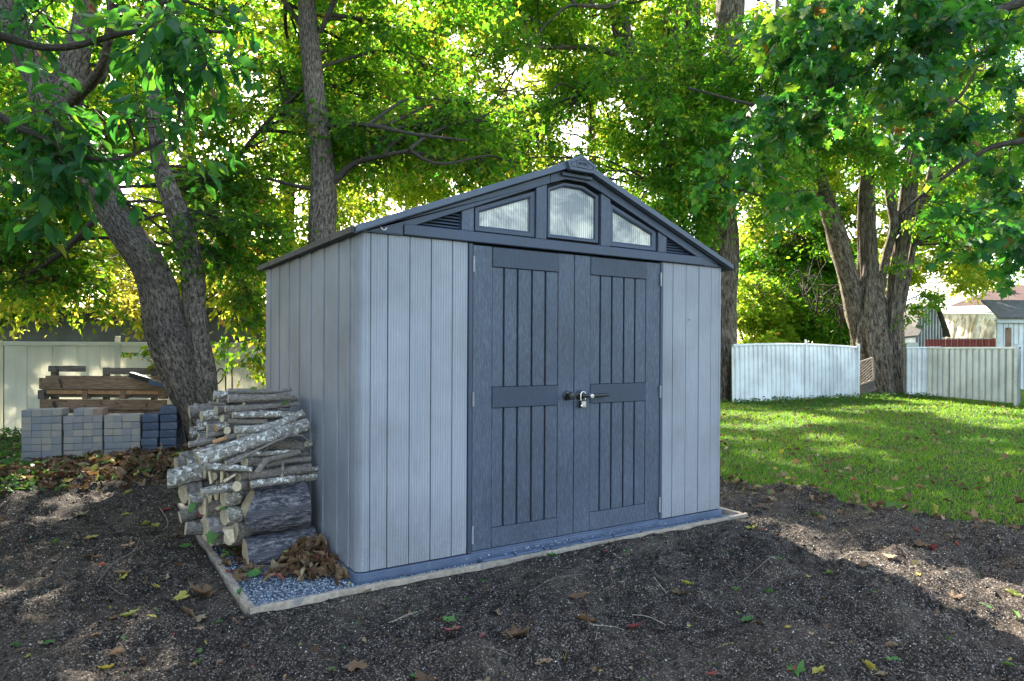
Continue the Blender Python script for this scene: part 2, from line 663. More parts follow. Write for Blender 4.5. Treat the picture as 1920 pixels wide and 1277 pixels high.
def paver_material(name, stops):
    mt, nt, out = nodes_of(name)
    oi = nt.nodes.new("ShaderNodeObjectInfo")
    base = ramp(nt, oi.outputs["Random"], stops)
    v = coords(nt, "Generated")
    f = noise(nt, v, 26, 4, 0.7)
    col = mixc(nt, 1.0, base, ramp(nt, f, [(0.3, (0.72, 0.72, 0.72)), (0.72, (1.25, 1.25, 1.25))]), "MULTIPLY")
    st = noise(nt, coords(nt, "Object"), 9, 4, 0.6)
    col = mixc(nt, mathn(nt, "MULTIPLY", ramp(nt, st, [(0.55, (0, 0, 0)), (0.7, (1, 1, 1))]), 0.5), col, (0.36, 0.36, 0.36))
    principled(nt, out, col, 0.9, bump(nt, f, 0.6, 0.004), spec=0.2)
    return mt


MAT["paver"] = paver_material("concrete_paver", [(0.0, (0.25, 0.25, 0.265)), (0.35, (0.32, 0.30, 0.285)), (0.6, (0.42, 0.36, 0.30)), (0.8, (0.26, 0.27, 0.30)), (1.0, (0.44, 0.36, 0.31))])
MAT["paver_blue"] = paver_material("blue_grey_block", [(0.0, (0.075, 0.095, 0.14)), (0.5, (0.10, 0.125, 0.175)), (1.0, (0.13, 0.15, 0.20))])
MAT["paver_pink"] = paver_material("pink_paver", [(0.0, (0.36, 0.24, 0.19)), (1.0, (0.36, 0.24, 0.19))])
MAT["cream"] = grainy("cream_vinyl", (0.72, 0.71, 0.64), (0.82, 0.81, 0.75), (1, 1, 0.05), 20, 1.5, rough=0.5, bs=0.05, bd=0.002, stain=((0.36, 0.36, 0.30), 3.5, 0.66))
MAT["whitemetal"] = grainy("white_painted_metal", (0.76, 0.77, 0.77), (0.84, 0.84, 0.84), (1, 1, 0.1), 16, 1.5, rough=0.45, bs=0.05, bd=0.002, stain=((0.50, 0.50, 0.46), 2.6, 0.66))
MAT["palemetal"] = grainy("dull_pale_metal", (0.62, 0.64, 0.64), (0.70, 0.72, 0.72), (1, 1, 0.1), 16, 1.5, rough=0.5, bs=0.05, bd=0.002, stain=((0.36, 0.36, 0.33), 3.0, 0.68))
MAT["greysiding"] = grainy("grey_lap_siding", (0.10, 0.105, 0.125), (0.125, 0.13, 0.15), fs=14, rough=0.7, bs=0.1)
MAT["iron"] = grainy("black_iron", (0.008, 0.008, 0.009), (0.02, 0.02, 0.02), fs=80, rough=0.5)
MAT["slate"] = grainy("dark_slate_plank", (0.06, 0.08, 0.12), (0.10, 0.125, 0.17), fs=30, rough=0.6, spec=0.4)
MAT["roofbrown"] = grainy("brown_shingles", (0.085, 0.052, 0.042), (0.16, 0.105, 0.088), (1, 1, 3), 9, 0.8, rough=0.9, bs=0.5, bd=0.02, spec=0.1)
MAT["rooflight"] = grainy("white_metal_roof", (0.62, 0.64, 0.66), (0.75, 0.76, 0.78), fs=5, big=0.8, rough=0.5)
MAT["roofgrey"] = grainy("grey_shingles", (0.09, 0.085, 0.085), (0.17, 0.16, 0.16), (1, 1, 3), 9, 0.8, rough=0.9, bs=0.5, bd=0.02, spec=0.1)
MAT["red"] = grainy("red_corrugated", (0.28, 0.045, 0.06), (0.38, 0.07, 0.085), fs=10, rough=0.6)
MAT["paleblue"] = grainy("pale_blue_metal", (0.36, 0.42, 0.48), (0.46, 0.52, 0.57), fs=8, rough=0.6)
MAT["whitetrim"] = grainy("white_trim", (0.52, 0.57, 0.58), (0.62, 0.66, 0.66), fs=14, rough=0.6)
MAT["brick"] = grainy("house_wall", (0.30, 0.24, 0.20), (0.42, 0.35, 0.30), fs=20, rough=0.9)


def tarp_material():
    mt, nt, out = nodes_of("pale_tarpaulin")
    n = noise(nt, coords(nt, "Object"), 3.0, 4)
    col = ramp(nt, n, [(0.35, (0.50, 0.46, 0.38)), (0.65, (0.70, 0.66, 0.57))])
    p = principled(nt, out, col, 0.45, bump(nt, n, 0.2, 0.05))
    tr = nt.nodes.new("ShaderNodeBsdfTranslucent")
    nt.links.new(col, tr.inputs["Color"])
    mx = nt.nodes.new("ShaderNodeMixShader")
    mx.inputs[0].default_value = 0.35
    nt.links.new(p.outputs[0], mx.inputs[1])
    nt.links.new(tr.outputs[0], mx.inputs[2])
    nt.links.new(mx.outputs[0], out.inputs["Surface"])
    return mt


MAT["tarp"] = tarp_material()


def add_translucency(mat, amount, tint):
    nt = mat.node_tree
    out = [n for n in nt.nodes if n.type == "OUTPUT_MATERIAL"][0]
    surf = out.inputs["Surface"].links[0].from_socket
    tr = nt.nodes.new("ShaderNodeBsdfTranslucent")
    tr.inputs["Color"].default_value = (*tint, 1)
    mx = nt.nodes.new("ShaderNodeMixShader")
    mx.inputs[0].default_value = amount
    nt.links.new(surf, mx.inputs[1])
    nt.links.new(tr.outputs[0], mx.inputs[2])
    nt.links.new(mx.outputs[0], out.inputs["Surface"])


add_translucency(MAT["cream"], 0.38, (0.9, 0.88, 0.76))


def leaf_material(name, stops, tstops, trans=0.5, rough=0.42, vein=True):
    """stops: reflected colour over tint, tstops: transmitted colour over tint"""
    mt, nt, out = nodes_of(name)
    t = attr(nt)
    col = ramp(nt, t, stops)
    tcol = ramp(nt, t, tstops)
    p = principled(nt, out, col, rough + 0.08, spec=0.2)
    tr = nt.nodes.new("ShaderNodeBsdfTranslucent")
    nt.links.new(tcol, tr.inputs["Color"])
    mx = nt.nodes.new("ShaderNodeMixShader")
    mx.inputs[0].default_value = trans
    nt.links.new(p.outputs[0], mx.inputs[1])
    nt.links.new(tr.outputs[0], mx.inputs[2])
    nt.links.new(mx.outputs[0], out.inputs["Surface"])
    return mt


MAT["leaf"] = leaf_material("green_leaf",
    [(0.0, (0.018, 0.068, 0.012)), (0.55, (0.034, 0.105, 0.014)), (0.9, (0.085, 0.16, 0.018)), (0.97, (0.22, 0.20, 0.03)), (1.0, (0.25, 0.09, 0.03))],
    [(0.0, (0.08, 0.34, 0.02)), (0.55, (0.20, 0.50, 0.02)), (0.9, (0.60, 0.74, 0.04)), (0.97, (0.75, 0.62, 0.05)), (1.0, (0.60, 0.22, 0.06))], 0.5)
MAT["leaf_gold"] = leaf_material("golden_green_leaf",
    [(0.0, (0.035, 0.10, 0.012)), (0.5, (0.075, 0.15, 0.015)), (0.93, (0.20, 0.22, 0.03)), (1.0, (0.28, 0.12, 0.03))],
    [(0.0, (0.18, 0.46, 0.02)), (0.5, (0.52, 0.72, 0.04)), (0.93, (0.92, 0.85, 0.10)), (1.0, (0.75, 0.35, 0.08))], 0.55)
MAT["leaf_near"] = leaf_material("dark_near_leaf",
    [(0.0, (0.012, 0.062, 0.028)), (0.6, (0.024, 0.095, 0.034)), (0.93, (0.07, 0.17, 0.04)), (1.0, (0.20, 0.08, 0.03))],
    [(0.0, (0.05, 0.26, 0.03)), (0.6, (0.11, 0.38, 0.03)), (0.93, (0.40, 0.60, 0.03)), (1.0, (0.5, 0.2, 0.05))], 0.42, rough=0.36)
MAT["fallen"] = leaf_material("fallen_leaf",
    [(0.0, (0.10, 0.055, 0.030)), (0.25, (0.19, 0.115, 0.065)), (0.45, (0.30, 0.20, 0.12)), (0.56, (0.38, 0.30, 0.20)), (0.60, (0.44, 0.34, 0.07)), (0.72, (0.34, 0.33, 0.09)), (0.76, (0.05, 0.15, 0.035)), (0.88, (0.10, 0.22, 0.06)), (0.91, (0.26, 0.04, 0.04)), (1.0, (0.34, 0.12, 0.10))],
    [(0.0, (0.10, 0.05, 0.02)), (0.45, (0.3, 0.18, 0.09)), (0.6, (0.6, 0.5, 0.05)), (0.76, (0.14, 0.32, 0.04)), (0.91, (0.4, 0.06, 0.05)), (1.0, (0.5, 0.12, 0.08))], 0.2, rough=0.6)
for el_m in ("fallen",):
    pass
MAT["grass"] = leaf_material("grass_blade",
    [(0.0, (0.026, 0.10, 0.014)), (0.6, (0.056, 0.165, 0.018)), (0.9, (0.10, 0.18, 0.025)), (1.0, (0.30, 0.26, 0.12))],
    [(0.0, (0.15, 0.38, 0.02)), (0.6, (0.26, 0.50, 0.02)), (0.9, (0.5, 0.6, 0.03)), (1.0, (0.5, 0.42, 0.2))], 0.4)
MAT["ivy"] = leaf_material("ground_cover_leaf",
    [(0.0, (0.02, 0.06, 0.018)), (1.0, (0.05, 0.12, 0.03))], [(0.0, (0.08, 0.25, 0.02)), (1.0, (0.2, 0.42, 0.04))], 0.35)


def crumb_material(name, stops, bs=0.4, sc=300):
    mt, nt, out = nodes_of(name)
    t = attr(nt)
    col = ramp(nt, t, stops)
    f = noise(nt, coords(nt, "Object"), sc, 3)
    principled(nt, out, mixc(nt, 1.0, col, ramp(nt, f, [(0.3, (0.7, 0.7, 0.7)), (0.7, (1.25, 1.25, 1.25))]), "MULTIPLY"), 0.85, bump(nt, f, bs, 0.002), spec=0.25)
    return mt


MAT["crumb"] = crumb_material("soil_crumbs", [(0.0, (0.007, 0.006, 0.005)), (0.40, (0.032, 0.026, 0.022)), (0.62, (0.12, 0.096, 0.08)), (0.72, (0.30, 0.26, 0.215)), (0.92, (0.52, 0.47, 0.40)), (1.0, (0.72, 0.69, 0.62))])
MAT["stone"] = crumb_material("blue_grey_gravel", [(0.0, (0.05, 0.065, 0.09)), (0.4, (0.14, 0.17, 0.215)), (0.75, (0.30, 0.34, 0.40)), (1.0, (0.62, 0.66, 0.70))])


def soil_material():
    mt, nt, out = nodes_of("garden_soil")
    v = coords(nt, "Object")
    f = noise(nt, v, 120, 6, 0.75)
    f2 = noise(nt, v, 22, 5, 0.65)
    col = ramp(nt, f, [(0.40, (0.007, 0.006, 0.005)), (0.51, (0.038, 0.030, 0.025)), (0.58, (0.12, 0.095, 0.078)), (0.61, (0.30, 0.28, 0.25)), (0.72, (0.55, 0.53, 0.49))])
    col = mixc(nt, 1.0, col, ramp(nt, f2, [(0.38, (0.5, 0.49, 0.49)), (0.62, (1.5, 1.42, 1.35))]), "MULTIPLY")
    d = noise(nt, v, 1.7, 4, 0.6)
    df = ramp(nt, d, [(0.5, (0, 0, 0)), (0.68, (1, 1, 1))])
    col = mixc(nt, mathn(nt, "MULTIPLY", df, 0.35), col, (0.15, 0.115, 0.085))
    n1 = bump(nt, f2, 0.8, 0.02)
    principled(nt, out, col, 0.92, bump(nt, f, 0.9, 0.008, n1), spec=0.2)
    return mt


MAT["soil"] = soil_material()
MAT["lawnbase"] = grainy("lawn_earth", (0.020, 0.035, 0.012), (0.05, 0.075, 0.02), fs=60, big=2, rough=0.95, bs=0.7, bd=0.01, stain=((0.09, 0.065, 0.045), 3.0, 0.62), spec=0.1)
MAT["far"] = grainy("far_ground", (0.035, 0.06, 0.018), (0.07, 0.10, 0.03), fs=4, big=0.3, rough=0.95, bs=0.4, bd=0.05, spec=0.1)
MAT["gravelbase"] = grainy("gravel_bed", (0.04, 0.055, 0.08), (0.13, 0.16, 0.21), fs=140, big=5, rough=0.9, bs=0.9, bd=0.006)

# ------------------------------------------------------------------ setting: ground, soil bed, lawn, gravel pad
PAD = (-0.548, 2.844, -0.111, 2.35)


def lawn_edge(y):
    """x where the soil bed ends and the lawn begins, as a function of y"""
    y = np.asarray(y, float)
    return np.interp(y, [-6, -3, -1.15, -0.7, 0.1, 0.85, 1.5, 3, 5, 9], [5.6, 5.0, 4.22, 3.88, 3.80, 3.72, 3.55, 3.3, 3.2, 3.2]) + 0.16 * fbm(y * 2.2, y * 0 + 3, 4)


def soil_h(x, y):
    h = 0.085 * fbm(x * 0.9 + 3, y * 0.9 + 7, 2) + 0.15 * fbm(x * 3.1 + 1, y * 3.1, 3) + 0.105 * fbm(x * 9 + 5, y * 9, 3) + 0.030 * fbm(x * 38, y * 38, 2)
    # raked ruts running towards the camera's right
    u = x * 0.55 + y * 0.84
    w = x * 0.84 - y * 0.55
    h = h + 0.055 * fbm(u * 4.0, w * 0.8 + 4, 3)
    # mound of litter by the pavers
    h = h + 0.10 * np.exp(-((y - 3.9) / 0.7) ** 2) * np.clip((0.5 - x) / 0.6, 0, 1)
    dx = np.maximum(np.maximum(PAD[0] - x, x - PAD[1]), 0)
    dy = np.maximum(np.maximum(PAD[2] - y, y - PAD[3]), 0)
    d = np.sqrt(dx * dx + dy * dy)
    near = np.exp(-(d / 0.12) ** 2)
    inside = (x > PAD[0] - 0.0) & (x < PAD[1] + 0.0) & (y > PAD[2] - 0.0) & (y < PAD[3] + 0.0)
    h = h * (1 - near * 0.85) + 0.010 * near
    return np.where(inside, -0.09, h)


def grid(name, x0, x1, y0, y1, step, hfun, mat, keep=None, off=0.0):
    xs = np.arange(x0, x1 + step, step)
    ys = np.arange(y0, y1 + step, step)
    X, Y = np.meshgrid(xs, ys)
    Z = hfun(X, Y) + off
    nx, ny = len(xs), len(ys)
    V = np.stack([X.ravel(), Y.ravel(), Z.ravel()], 1)
    i = np.arange(ny - 1)[:, None] * nx + np.arange(nx - 1)[None, :]
    Q = np.stack([i, i + 1, i + nx + 1, i + nx], -1).reshape(-1, 4)
    if keep is not None:
        c = V[Q].mean(1)
        Q = Q[keep(c[:, 0], c[:, 1])]
    o = mesh_np(name, V, Q, mat, None, smooth=True)
    return o


g = grid("ground", -150, 260, -120, 300, 10.0, lambda x, y: x * 0 - 0.20, MAT["far"])
g["kind"] = "structure"
g = grid("soil_bed", -3.4, 6.2, -3.8, 7.6, 0.029, soil_h, MAT["soil"], keep=lambda x, y: (x < lawn_edge(y) + 0.05))
g["kind"] = "structure"


def lawn_h(x, y):
    e = np.clip((x - lawn_edge(y)) / 0.5, 0, 1)
    return 0.03 * fbm(x * 0.6, y * 0.6, 3) + 0.012 * fbm(x * 4, y * 4, 2) + e * 0.015 - 0.02


g = grid("lawn", 3.0, 34, -9.0, 26, 0.24, lawn_h, MAT["lawnbase"], keep=lambda x, y: (x > lawn_edge(y) - 0.12))
g["kind"] = "structure"
g = grid("back_garden_ground", -20, 3.3, 7.2, 26, 0.25, lambda x, y: lawn_h(x, y) - 0.01, MAT["lawnbase"])
g["kind"] = "structure"
g = grid("side_garden_ground", -20, -3.2, -8, 7.4, 0.25, lambda x, y: lawn_h(x, y) - 0.01, MAT["lawnbase"])
g["kind"] = "structure"
g = grid("gravel_bed", PAD[0] + 0.01, PAD[1] - 0.02, PAD[2] + 0.01, PAD[3] - 0.02, 0.03, lambda x, y: 0.006 * fbm(x * 12, y * 12, 2) - 0.006, MAT["gravelbase"])
g["kind"] = "structure"

# timber edging round the pad: one frame, four boards
edge = thing("timber_edging", "low weathered timber edging laid round the gravel pad of the shed", "garden edging", (PAD[0], PAD[2], 0))
EW = 0.028
X0, X1, Y0, Y1 = PAD


def plank(name, p, q, w, z0, z1, mat, parent, n=40, jig=0.0025):
    """long board with a slightly uneven outline from p to q (xy), width w"""
    p, q = np.array(p, float), np.array(q, float)
    d = (q - p) / np.linalg.norm(q - p)
    nrm = np.array([-d[1], d[0]])
    V, Fc = [], []
    for i in range(n + 1):
        c = p + (q - p) * i / n
        j = rng.normal(0, jig, 4)
        top = z1 + rng.normal(0, jig * 0.7)
        V += [(*(c - nrm * (w / 2 + j[0])), z0), (*(c - nrm * (w / 2 + j[1])), top - 0.003), (*(c - nrm * (w / 2 - 0.004 + j[1])), top),
              (*(c + nrm * (w / 2 - 0.004 + j[2])), top), (*(c + nrm * (w / 2 + j[2])), top - 0.003), (*(c + nrm * (w / 2 + j[3])), z0)]
    for i in range(n):
        for k in range(5):
            a = i * 6 + k
            Fc.append([a, a + 1, a + 7, a + 6])
    Fc.append([0, 1, 2, 3, 4, 5])
    Fc.append([n * 6 + k for k in (5, 4, 3, 2, 1, 0)])
    return mesh_np(name, V, Fc, mat, parent)


plank("board", (X0 + 0.02, Y0 + EW / 2), (X1 - 0.005, Y0 + EW / 2), EW, -0.06, 0.028, MAT["timber"], edge, 90)
plank("board", (X0 + 0.024, Y0 + EW + 0.012), (X0 + 0.024, 0.85), 0.036, -0.06, 0.026, MAT["timber"], edge, 30)
plank("board", (X0 + 0.022, 0.86), (X0 + 0.03, Y1), 0.036, -0.06, 0.023, MAT["timber"], edge, 40)
plank("board", (X1 - EW / 2 - 0.01, Y0 + EW + 0.004), (X1 - EW / 2 - 0.01, Y1), EW, -0.06, 0.027, MAT["timber"], edge, 60)

# ------------------------------------------------------------------ the shed
SW, SD = 2.70, 1.962
WB, WT = 0.062, 1.767
XC = 1.357
shed = thing("garden_shed", "grey plastic garden shed with double doors and three ribbed gable windows", "shed", (SW / 2, SD / 2, 0))


def rounded_rect(x0, x1, y0, y1, r, n=5):
    P_ = []
    for cx, cy, a0 in ((x1 - r, y0 + r, -90), (x1 - r, y1 - r, 0), (x0 + r, y1 - r, 90), (x0 + r, y0 + r, 180)):
        for k in range(n + 1):
            a = math.radians(a0 + 90 * k / n)
            P_.append((cx + r * math.cos(a), cy + r * math.sin(a)))
    return P_


prism("plinth", rounded_rect(-0.008, SW + 0.008, -0.010, SD + 0.008, 0.04), -0.03, WB - 0.006, MAT["plinth"], shed, bev=0.004, axis=2)
# inner shell (dark, seen only in the joints)
for nm, b in (("inner_wall", (0.03, 0.66, 0.012, 0.04)), ("inner_wall", (2.07, SW - 0.03, 0.012, 0.04)), ("inner_wall", (0.012, 0.03, 0.045, SD - 0.03)), ("inner_wall", (SW - 0.03, SW - 0.012, 0.045, SD - 0.03)), ("inner_wall", (0.03, SW - 0.03, SD - 0.03, SD - 0.012))):
    box(nm, *b, WB, WT, MAT["groove"], shed, bev=0)
# corner posts (rounded, wrap from the front to the sides)


def corner_post(cx, cy, sx, sy, wx, wy):
    r = 0.045
    P_ = []
    for k in range(9):
        a = math.radians(90 * k / 8)
        P_.append((cx + sx * (r - r * math.sin(a)), cy + sy * (r - r * math.cos(a))))
    P_ = [(cx + sx * wx, cy)] + P_ + [(cx, cy + sy * wy), (cx + sx * 0.012, cy + sy * wy), (cx + sx * 0.012, cy + sy * (r + 0.01)), (cx + sx * (r + 0.01), cy + sy * 0.012), (cx + sx * wx, cy + sy * 0.012)]
    return prism("corner_post", P_, WB, WT, MAT["wall"], shed, axis=2)


corner_post(0, 0, 1, 1, 0.066, 0.050)
corner_post(SW, 0, -1, 1, 0.046, 0.050)
corner_post(0, SD, 1, -1, 0.066, 0.06)
corner_post(SW, SD, -1, -1, 0.066, 0.06)
G_ = 0.0022


def wboard(x0, x1, y0, y1):
    return box("wall_board", x0, x1, y0, y1, WB, WT, MAT["wall"], shed, bev=0.0022)


fl = [0.068, 0.161, 0.283, 0.406, 0.532, 0.628]
for i in range(5):
    wboard(fl[i] + G_, fl[i + 1] - G_, -0.001 * (i % 2), 0.012)
fr = [2.101, 2.197, 2.321, 2.447, 2.571, 2.656]
for i in range(5):
    wboard(fr[i] + G_, fr[i + 1] - G_, -0.001 * (i % 2), 0.012)
sy = [0.050, 0.105, 0.161] + [0.161 + 0.1235 * k for k in range(1, 15)] + [SD - 0.06]
for i in range(len(sy) - 1):
    wboard(0.0 - 0.006 * (i % 2), 0.012, sy[i] + 2 * G_, sy[i + 1] - 2 * G_)
    wboard(SW - 0.012, SW, sy[i] + G_, sy[i + 1] - G_)
bx = np.linspace(0.066, SW - 0.066, 22)
for i in range(21):
    wboard(bx[i] + G_, bx[i + 1] - G_, SD - 0.012, SD)
# door posts
box("door_post", 0.630, 0.654, -0.008, 0.03, WB - 0.004, WT - 0.003, MAT["trim"], shed, bev=0.003)
box("door_post", 2.077, 2.099, -0.008, 0.03, WB - 0.004, WT - 0.003, MAT["trim"], shed, bev=0.003)
box("door_backing", 0.656, 2.076, 0.034, 0.05, WB, WT, MAT["gap"], shed, bev=0)
box("sill", 0.656, 2.076, -0.004, 0.033, WB - 0.005, WB + 0.004, MAT["plinth"], shed, bev=0.001)

# doors


def door(x0, x1, a, b, grooves, hinge_x):
    dz0, dz1 = WB + 0.008, 1.757
    d = link("door", box_mesh("door", x0 - ORG[shed.name][0], x1 - ORG[shed.name][0], 0.016 - ORG[shed.name][1], 0.030 - ORG[shed.name][1], dz0, dz1, MAT["groove"], 0), shed)
    d["label"] = "dark grey door leaf with planks between flat plates"
    box("stile", x0, a - 0.001, -0.002, 0.015, dz0, dz1, MAT["door"], d, bev=0.002)
    box("stile", b + 0.001, x1, -0.002, 0.015, dz0, dz1, MAT["door"], d, bev=0.002)
    box("bottom_rail", a + 0.001, b - 0.001, -0.003, 0.015, dz0, 0.180, MAT["door"], d, bev=0.002)
    box("top_plate", a + 0.001, b - 0.001, -0.006, 0.015, 1.645, dz1 - 0.002, MAT["plate"], d, bev=0.002)
    box("middle_plate", a + 0.001, b - 0.001, -0.006, 0.015, 0.854, 0.970, MAT["plate"], d, bev=0.002)
    xs = [a] + list(grooves) + [b]
    hw = [0.001] + [0.0065] * 4 + [0.001]
    for z0, z1 in ((0.182, 0.8525), (0.9715, 1.6435)):
        for i in range(5):
            box("plank", xs[i] + hw[i], xs[i + 1] - hw[i + 1], 0.0015, 0.015, z0, z1, MAT["door"], d, bev=0.0025)
    for z0, z1 in ((1.606, 1.694), (0.868, 0.948), (0.112, 0.212)):
        h = box("hinge", hinge_x - 0.0055, hinge_x + 0.0055, -0.016, -0.0085, z0, z1, MAT["hinge"], d, bev=0.001)
    return d


dl = door(0.658, 1.3585, 0.782, 1.240, (0.861, 0.954, 1.053, 1.149), 0.6575)
dr = door(1.3645, 2.074, 1.486, 1.950, (1.568, 1.662, 1.762, 1.857), 2.0735)


def lathe(name, cx, cz, prof, mat, parent, n=20):
    """profile [(radius, y)] turned about an axis parallel to Y"""
    V, Fc = [], []
    for r, y in prof:
        for k in range(n):
            a = 2 * math.pi * k / n
            V.append((cx + r * math.cos(a), y, cz + r * math.sin(a)))
    for i in range(len(prof) - 1):
        for k in range(n):
            j = (k + 1) % n
            Fc.append([i * n + k, i * n + j, (i + 1) * n + j, (i + 1) * n + k])
    Fc.append([(len(prof) - 1) * n + k for k in range(n)])
    return mesh_np(name, V, Fc, mat, parent, smooth=False)


lathe("door_knob", 1.308, 0.908, [(0.030, -0.001), (0.030, -0.008), (0.024, -0.012), (0.013, -0.014), (0.012, -0.036), (0.021, -0.040), (0.024, -0.050), (0.020, -0.058), (0.0, -0.060)], MAT["blackplastic"], dl)
lathe("lock_rose", 1.405, 0.908, [(0.031, -0.001), (0.031, -0.008), (0.025, -0.012), (0.012, -0.014), (0.011, -0.030), (0.0, -0.031)], MAT["blackplastic"], dr)
# lever handle with a bright end cap
hb = Bag()
V, Q, UV = tube([(1.405, -0.030, 0.906), (1.42, -0.044, 0.905), (1.46, -0.048, 0.904), (1.54, -0.046, 0.904), (1.60, -0.036, 0.906), (1.622, -0.026, 0.907)], [0.011, 0.012, 0.0125, 0.012, 0.010, 0.006], 12)
hb.add(V, Q, 0.5, UV)
hb.build("door_handle", MAT["blackplastic"], dr)
lathe("handle_cap", 1.446, 0.903, [(0.0155, -0.052), (0.0155, -0.072), (0.013, -0.076), (0.0, -0.077)], MAT["zinc"], dr)

# padlock hanging on the lock rose: its own thing
pl = thing("padlock", "small steel padlock hanging from the lock of the right-hand door", "padlock", (1.405, -0.045, 0.86))
sb = Bag()
sp = [(1.388 + 0, -0.035, 0.868)]
for k in range(9):
    a = math.pi - math.pi * k / 8
    sp.append((1.405 + 0.017 * math.cos(a), -0.035, 0.912 + 0.017 * math.sin(a)))
sp.append((1.422, -0.035, 0.880))
V, Q, UV = tube(sp, [0.0045] * len(sp), 10)
sb.add(V, Q)
sb.build("shackle", MAT["chrome"], pl)
box("lock_body", 1.380, 1.425, -0.046, -0.024, 0.832, 0.876, MAT["blackplastic"], pl, bev=0.004, seg=2)
box("face_plate", 1.386, 1.419, -0.0485, -0.046, 0.836, 0.872, MAT["zinc"], pl, bev=0.001)
box("badge", 1.390, 1.415, -0.0500, -0.0487, 0.840, 0.846, MAT["chrome"], pl, bev=0.0005)
lathe("key_cover", 1.383, 0.845, [(0.006, -0.046), (0.006, -0.051), (0.0, -0.052)], MAT["chrome"], pl, 10)

# gable
SLOPE = (2.274 - 1.7985) / 1.27
ZE, ZR = 1.790, 2.285          # top of roof at the eaves and under the ridge cap


def roof_z(x):
    return ZE + (1.37 - abs(x - XC)) * (ZR - ZE) / 1.27


RX = 1.385
TH = 0.036
rl = [(XC - RX, roof_z(XC - RX)), (XC, roof_z(XC) + 0.0)]
prism("gable_panel", [(0.03, WT + 0.004), (SW - 0.03, WT + 0.004), (SW - 0.03, roof_z(2.67) - TH - 0.004), (XC, roof_z(XC) - TH - 0.004), (0.03, roof_z(0.03) - TH - 0.004)], 0.034, 0.06, MAT["gap"], shed)
prism("rear_gable_panel", [(0.03, WT + 0.004), (SW - 0.03, WT + 0.004), (SW - 0.03, roof_z(2.67) - TH - 0.004), (XC, roof_z(XC) - TH - 0.004), (0.03, roof_z(0.03) - TH - 0.004)], SD - 0.03, SD - 0.004, MAT["wall"], shed)
for s in (-1, 1):
    X = lambda v: XC + s * v
    sl = prism("roof_slab", [(X(1.385), roof_z(X(1.385))), (X(0.0), roof_z(XC)), (X(0.0), roof_z(XC) - TH), (X(1.385), roof_z(X(1.385)) - TH)][::-s], -0.038, SD + 0.05, MAT["roofdark"], shed, bev=0.003)
    # front barge strip, a few millimetres proud of the slab
    prism("barge_board", [(X(1.385), roof_z(X(1.385)) + 0.004), (X(0.09), roof_z(X(0.09)) + 0.004), (X(0.09), roof_z(X(0.09)) - TH + 0.002), (X(1.385), roof_z(X(1.385)) - TH + 0.006)][::-s], -0.055, -0.0385, MAT["roofdark"], shed, bev=0.002)
    # eave gutter edge with overlapping joints
    for k in range(6):
        ya, yb = -0.036 + k * (SD + 0.08) / 6, -0.036 + (k + 1) * (SD + 0.08) / 6 - 0.003
        xa, xb = (X(1.386), X(1.402 + 0.002 * (k % 2)))
        box("eave_strip", min(xa, xb), max(xa, xb), ya, yb, roof_z(X(1.385)) - TH + 0.004, roof_z(X(1.385)) + 0.003, MAT["eave"], shed, bev=0.002)
    # sloping rake trim under the roof
    prism("rake_trim", [(X(1.33), WT + 0.004), (X(1.33), roof_z(X(1.33)) - TH - 0.003), (X(0.19), roof_z(X(0.19)) - TH - 0.003), (X(0.19), roof_z(X(0.19)) - TH - 0.052), (X(1.10), roof_z(X(1.10)) - TH - 0.052), (X(1.12), WT + 0.050), (X(1.12), WT + 0.004)][::s], -0.016, 0.033, MAT["trim"], shed, bev=0.002)
    # pilasters
    for v0, v1 in ((0.207, 0.282), (0.697, 0.772)):
        prism("pilaster", [(X(v0), WT + 0.0635), (X(v1), WT + 0.0635), (X(v1), roof_z(X(v1)) - TH - 0.054), (X(v0), roof_z(X(v0)) - TH - 0.054)][::s], -0.006, 0.033, MAT["door"], shed, bev=0.002)
# apex trim with the flat top
prism("apex_trim", [(XC - 0.188, roof_z(XC - 0.188) - TH - 0.003), (XC - 0.188, roof_z(XC - 0.188) - TH - 0.052), (XC - 0.075, 2.200), (XC + 0.075, 2.200), (XC + 0.188, roof_z(XC - 0.188) - TH - 0.052), (XC + 0.188, roof_z(XC - 0.188) - TH - 0.003), (XC, roof_z(XC) - TH - 0.003)], -0.016, 0.033, MAT["trim"], shed, bev=0.002)
box("apex_ledge", XC - 0.115, XC + 0.115, -0.034, -0.0165, 2.215, 2.236, MAT["trim"], shed, bev=0.003)
# horizontal lintel band
box("lintel", 0.240, 2.474, -0.024, 0.033, WT + 0.002, WT + 0.060, MAT["trim"], shed, bev=0.004)
box("lintel_end", 0.012, 0.238, -0.0175, 0.033, WT - 0.001, WT + 0.0035, MAT["trim"], shed, bev=0.001)
box("lintel_end", 2.476, 2.688, -0.0175, 0.033, WT - 0.001, WT + 0.0035, MAT["trim"], shed, bev=0.001)
prism("gable_corner", [(0.014, WT + 0.004), (0.027, WT + 0.004), (0.027, roof_z(0.02) - TH - 0.003), (0.014, roof_z(0.014) - TH - 0.003)], -0.012, 0.033, MAT["trim"], shed)
prism("gable_corner", [(2.688, WT + 0.004), (2.699, WT + 0.004), (2.699, roof_z(2.698) - TH - 0.003), (2.688, roof_z(2.688) - TH - 0.003)], -0.012, 0.033, MAT["trim"], shed)
# windows
wins = [[(0.704, 1.868), (1.040, 1.868), (1.040, 2.062), (0.704, 1.942)],
        [(1.186, 1.868), (1.528, 1.868), (1.528, 2.122), (1.425, 2.162), (1.289, 2.162), (1.186, 2.122)],
        [(1.674, 1.868), (2.010, 1.868), (2.010, 1.942), (1.674, 2.062)]]
for k, w in enumerate(wins):
    f = ring_frame("window_frame", w, 0.030 if k != 1 else 0.021, 0.006, 0.033, MAT["trim"], shed)
    prism("pane", inset_poly(w, 0.001), 0.024, 0.0325, MAT["pane"], f)
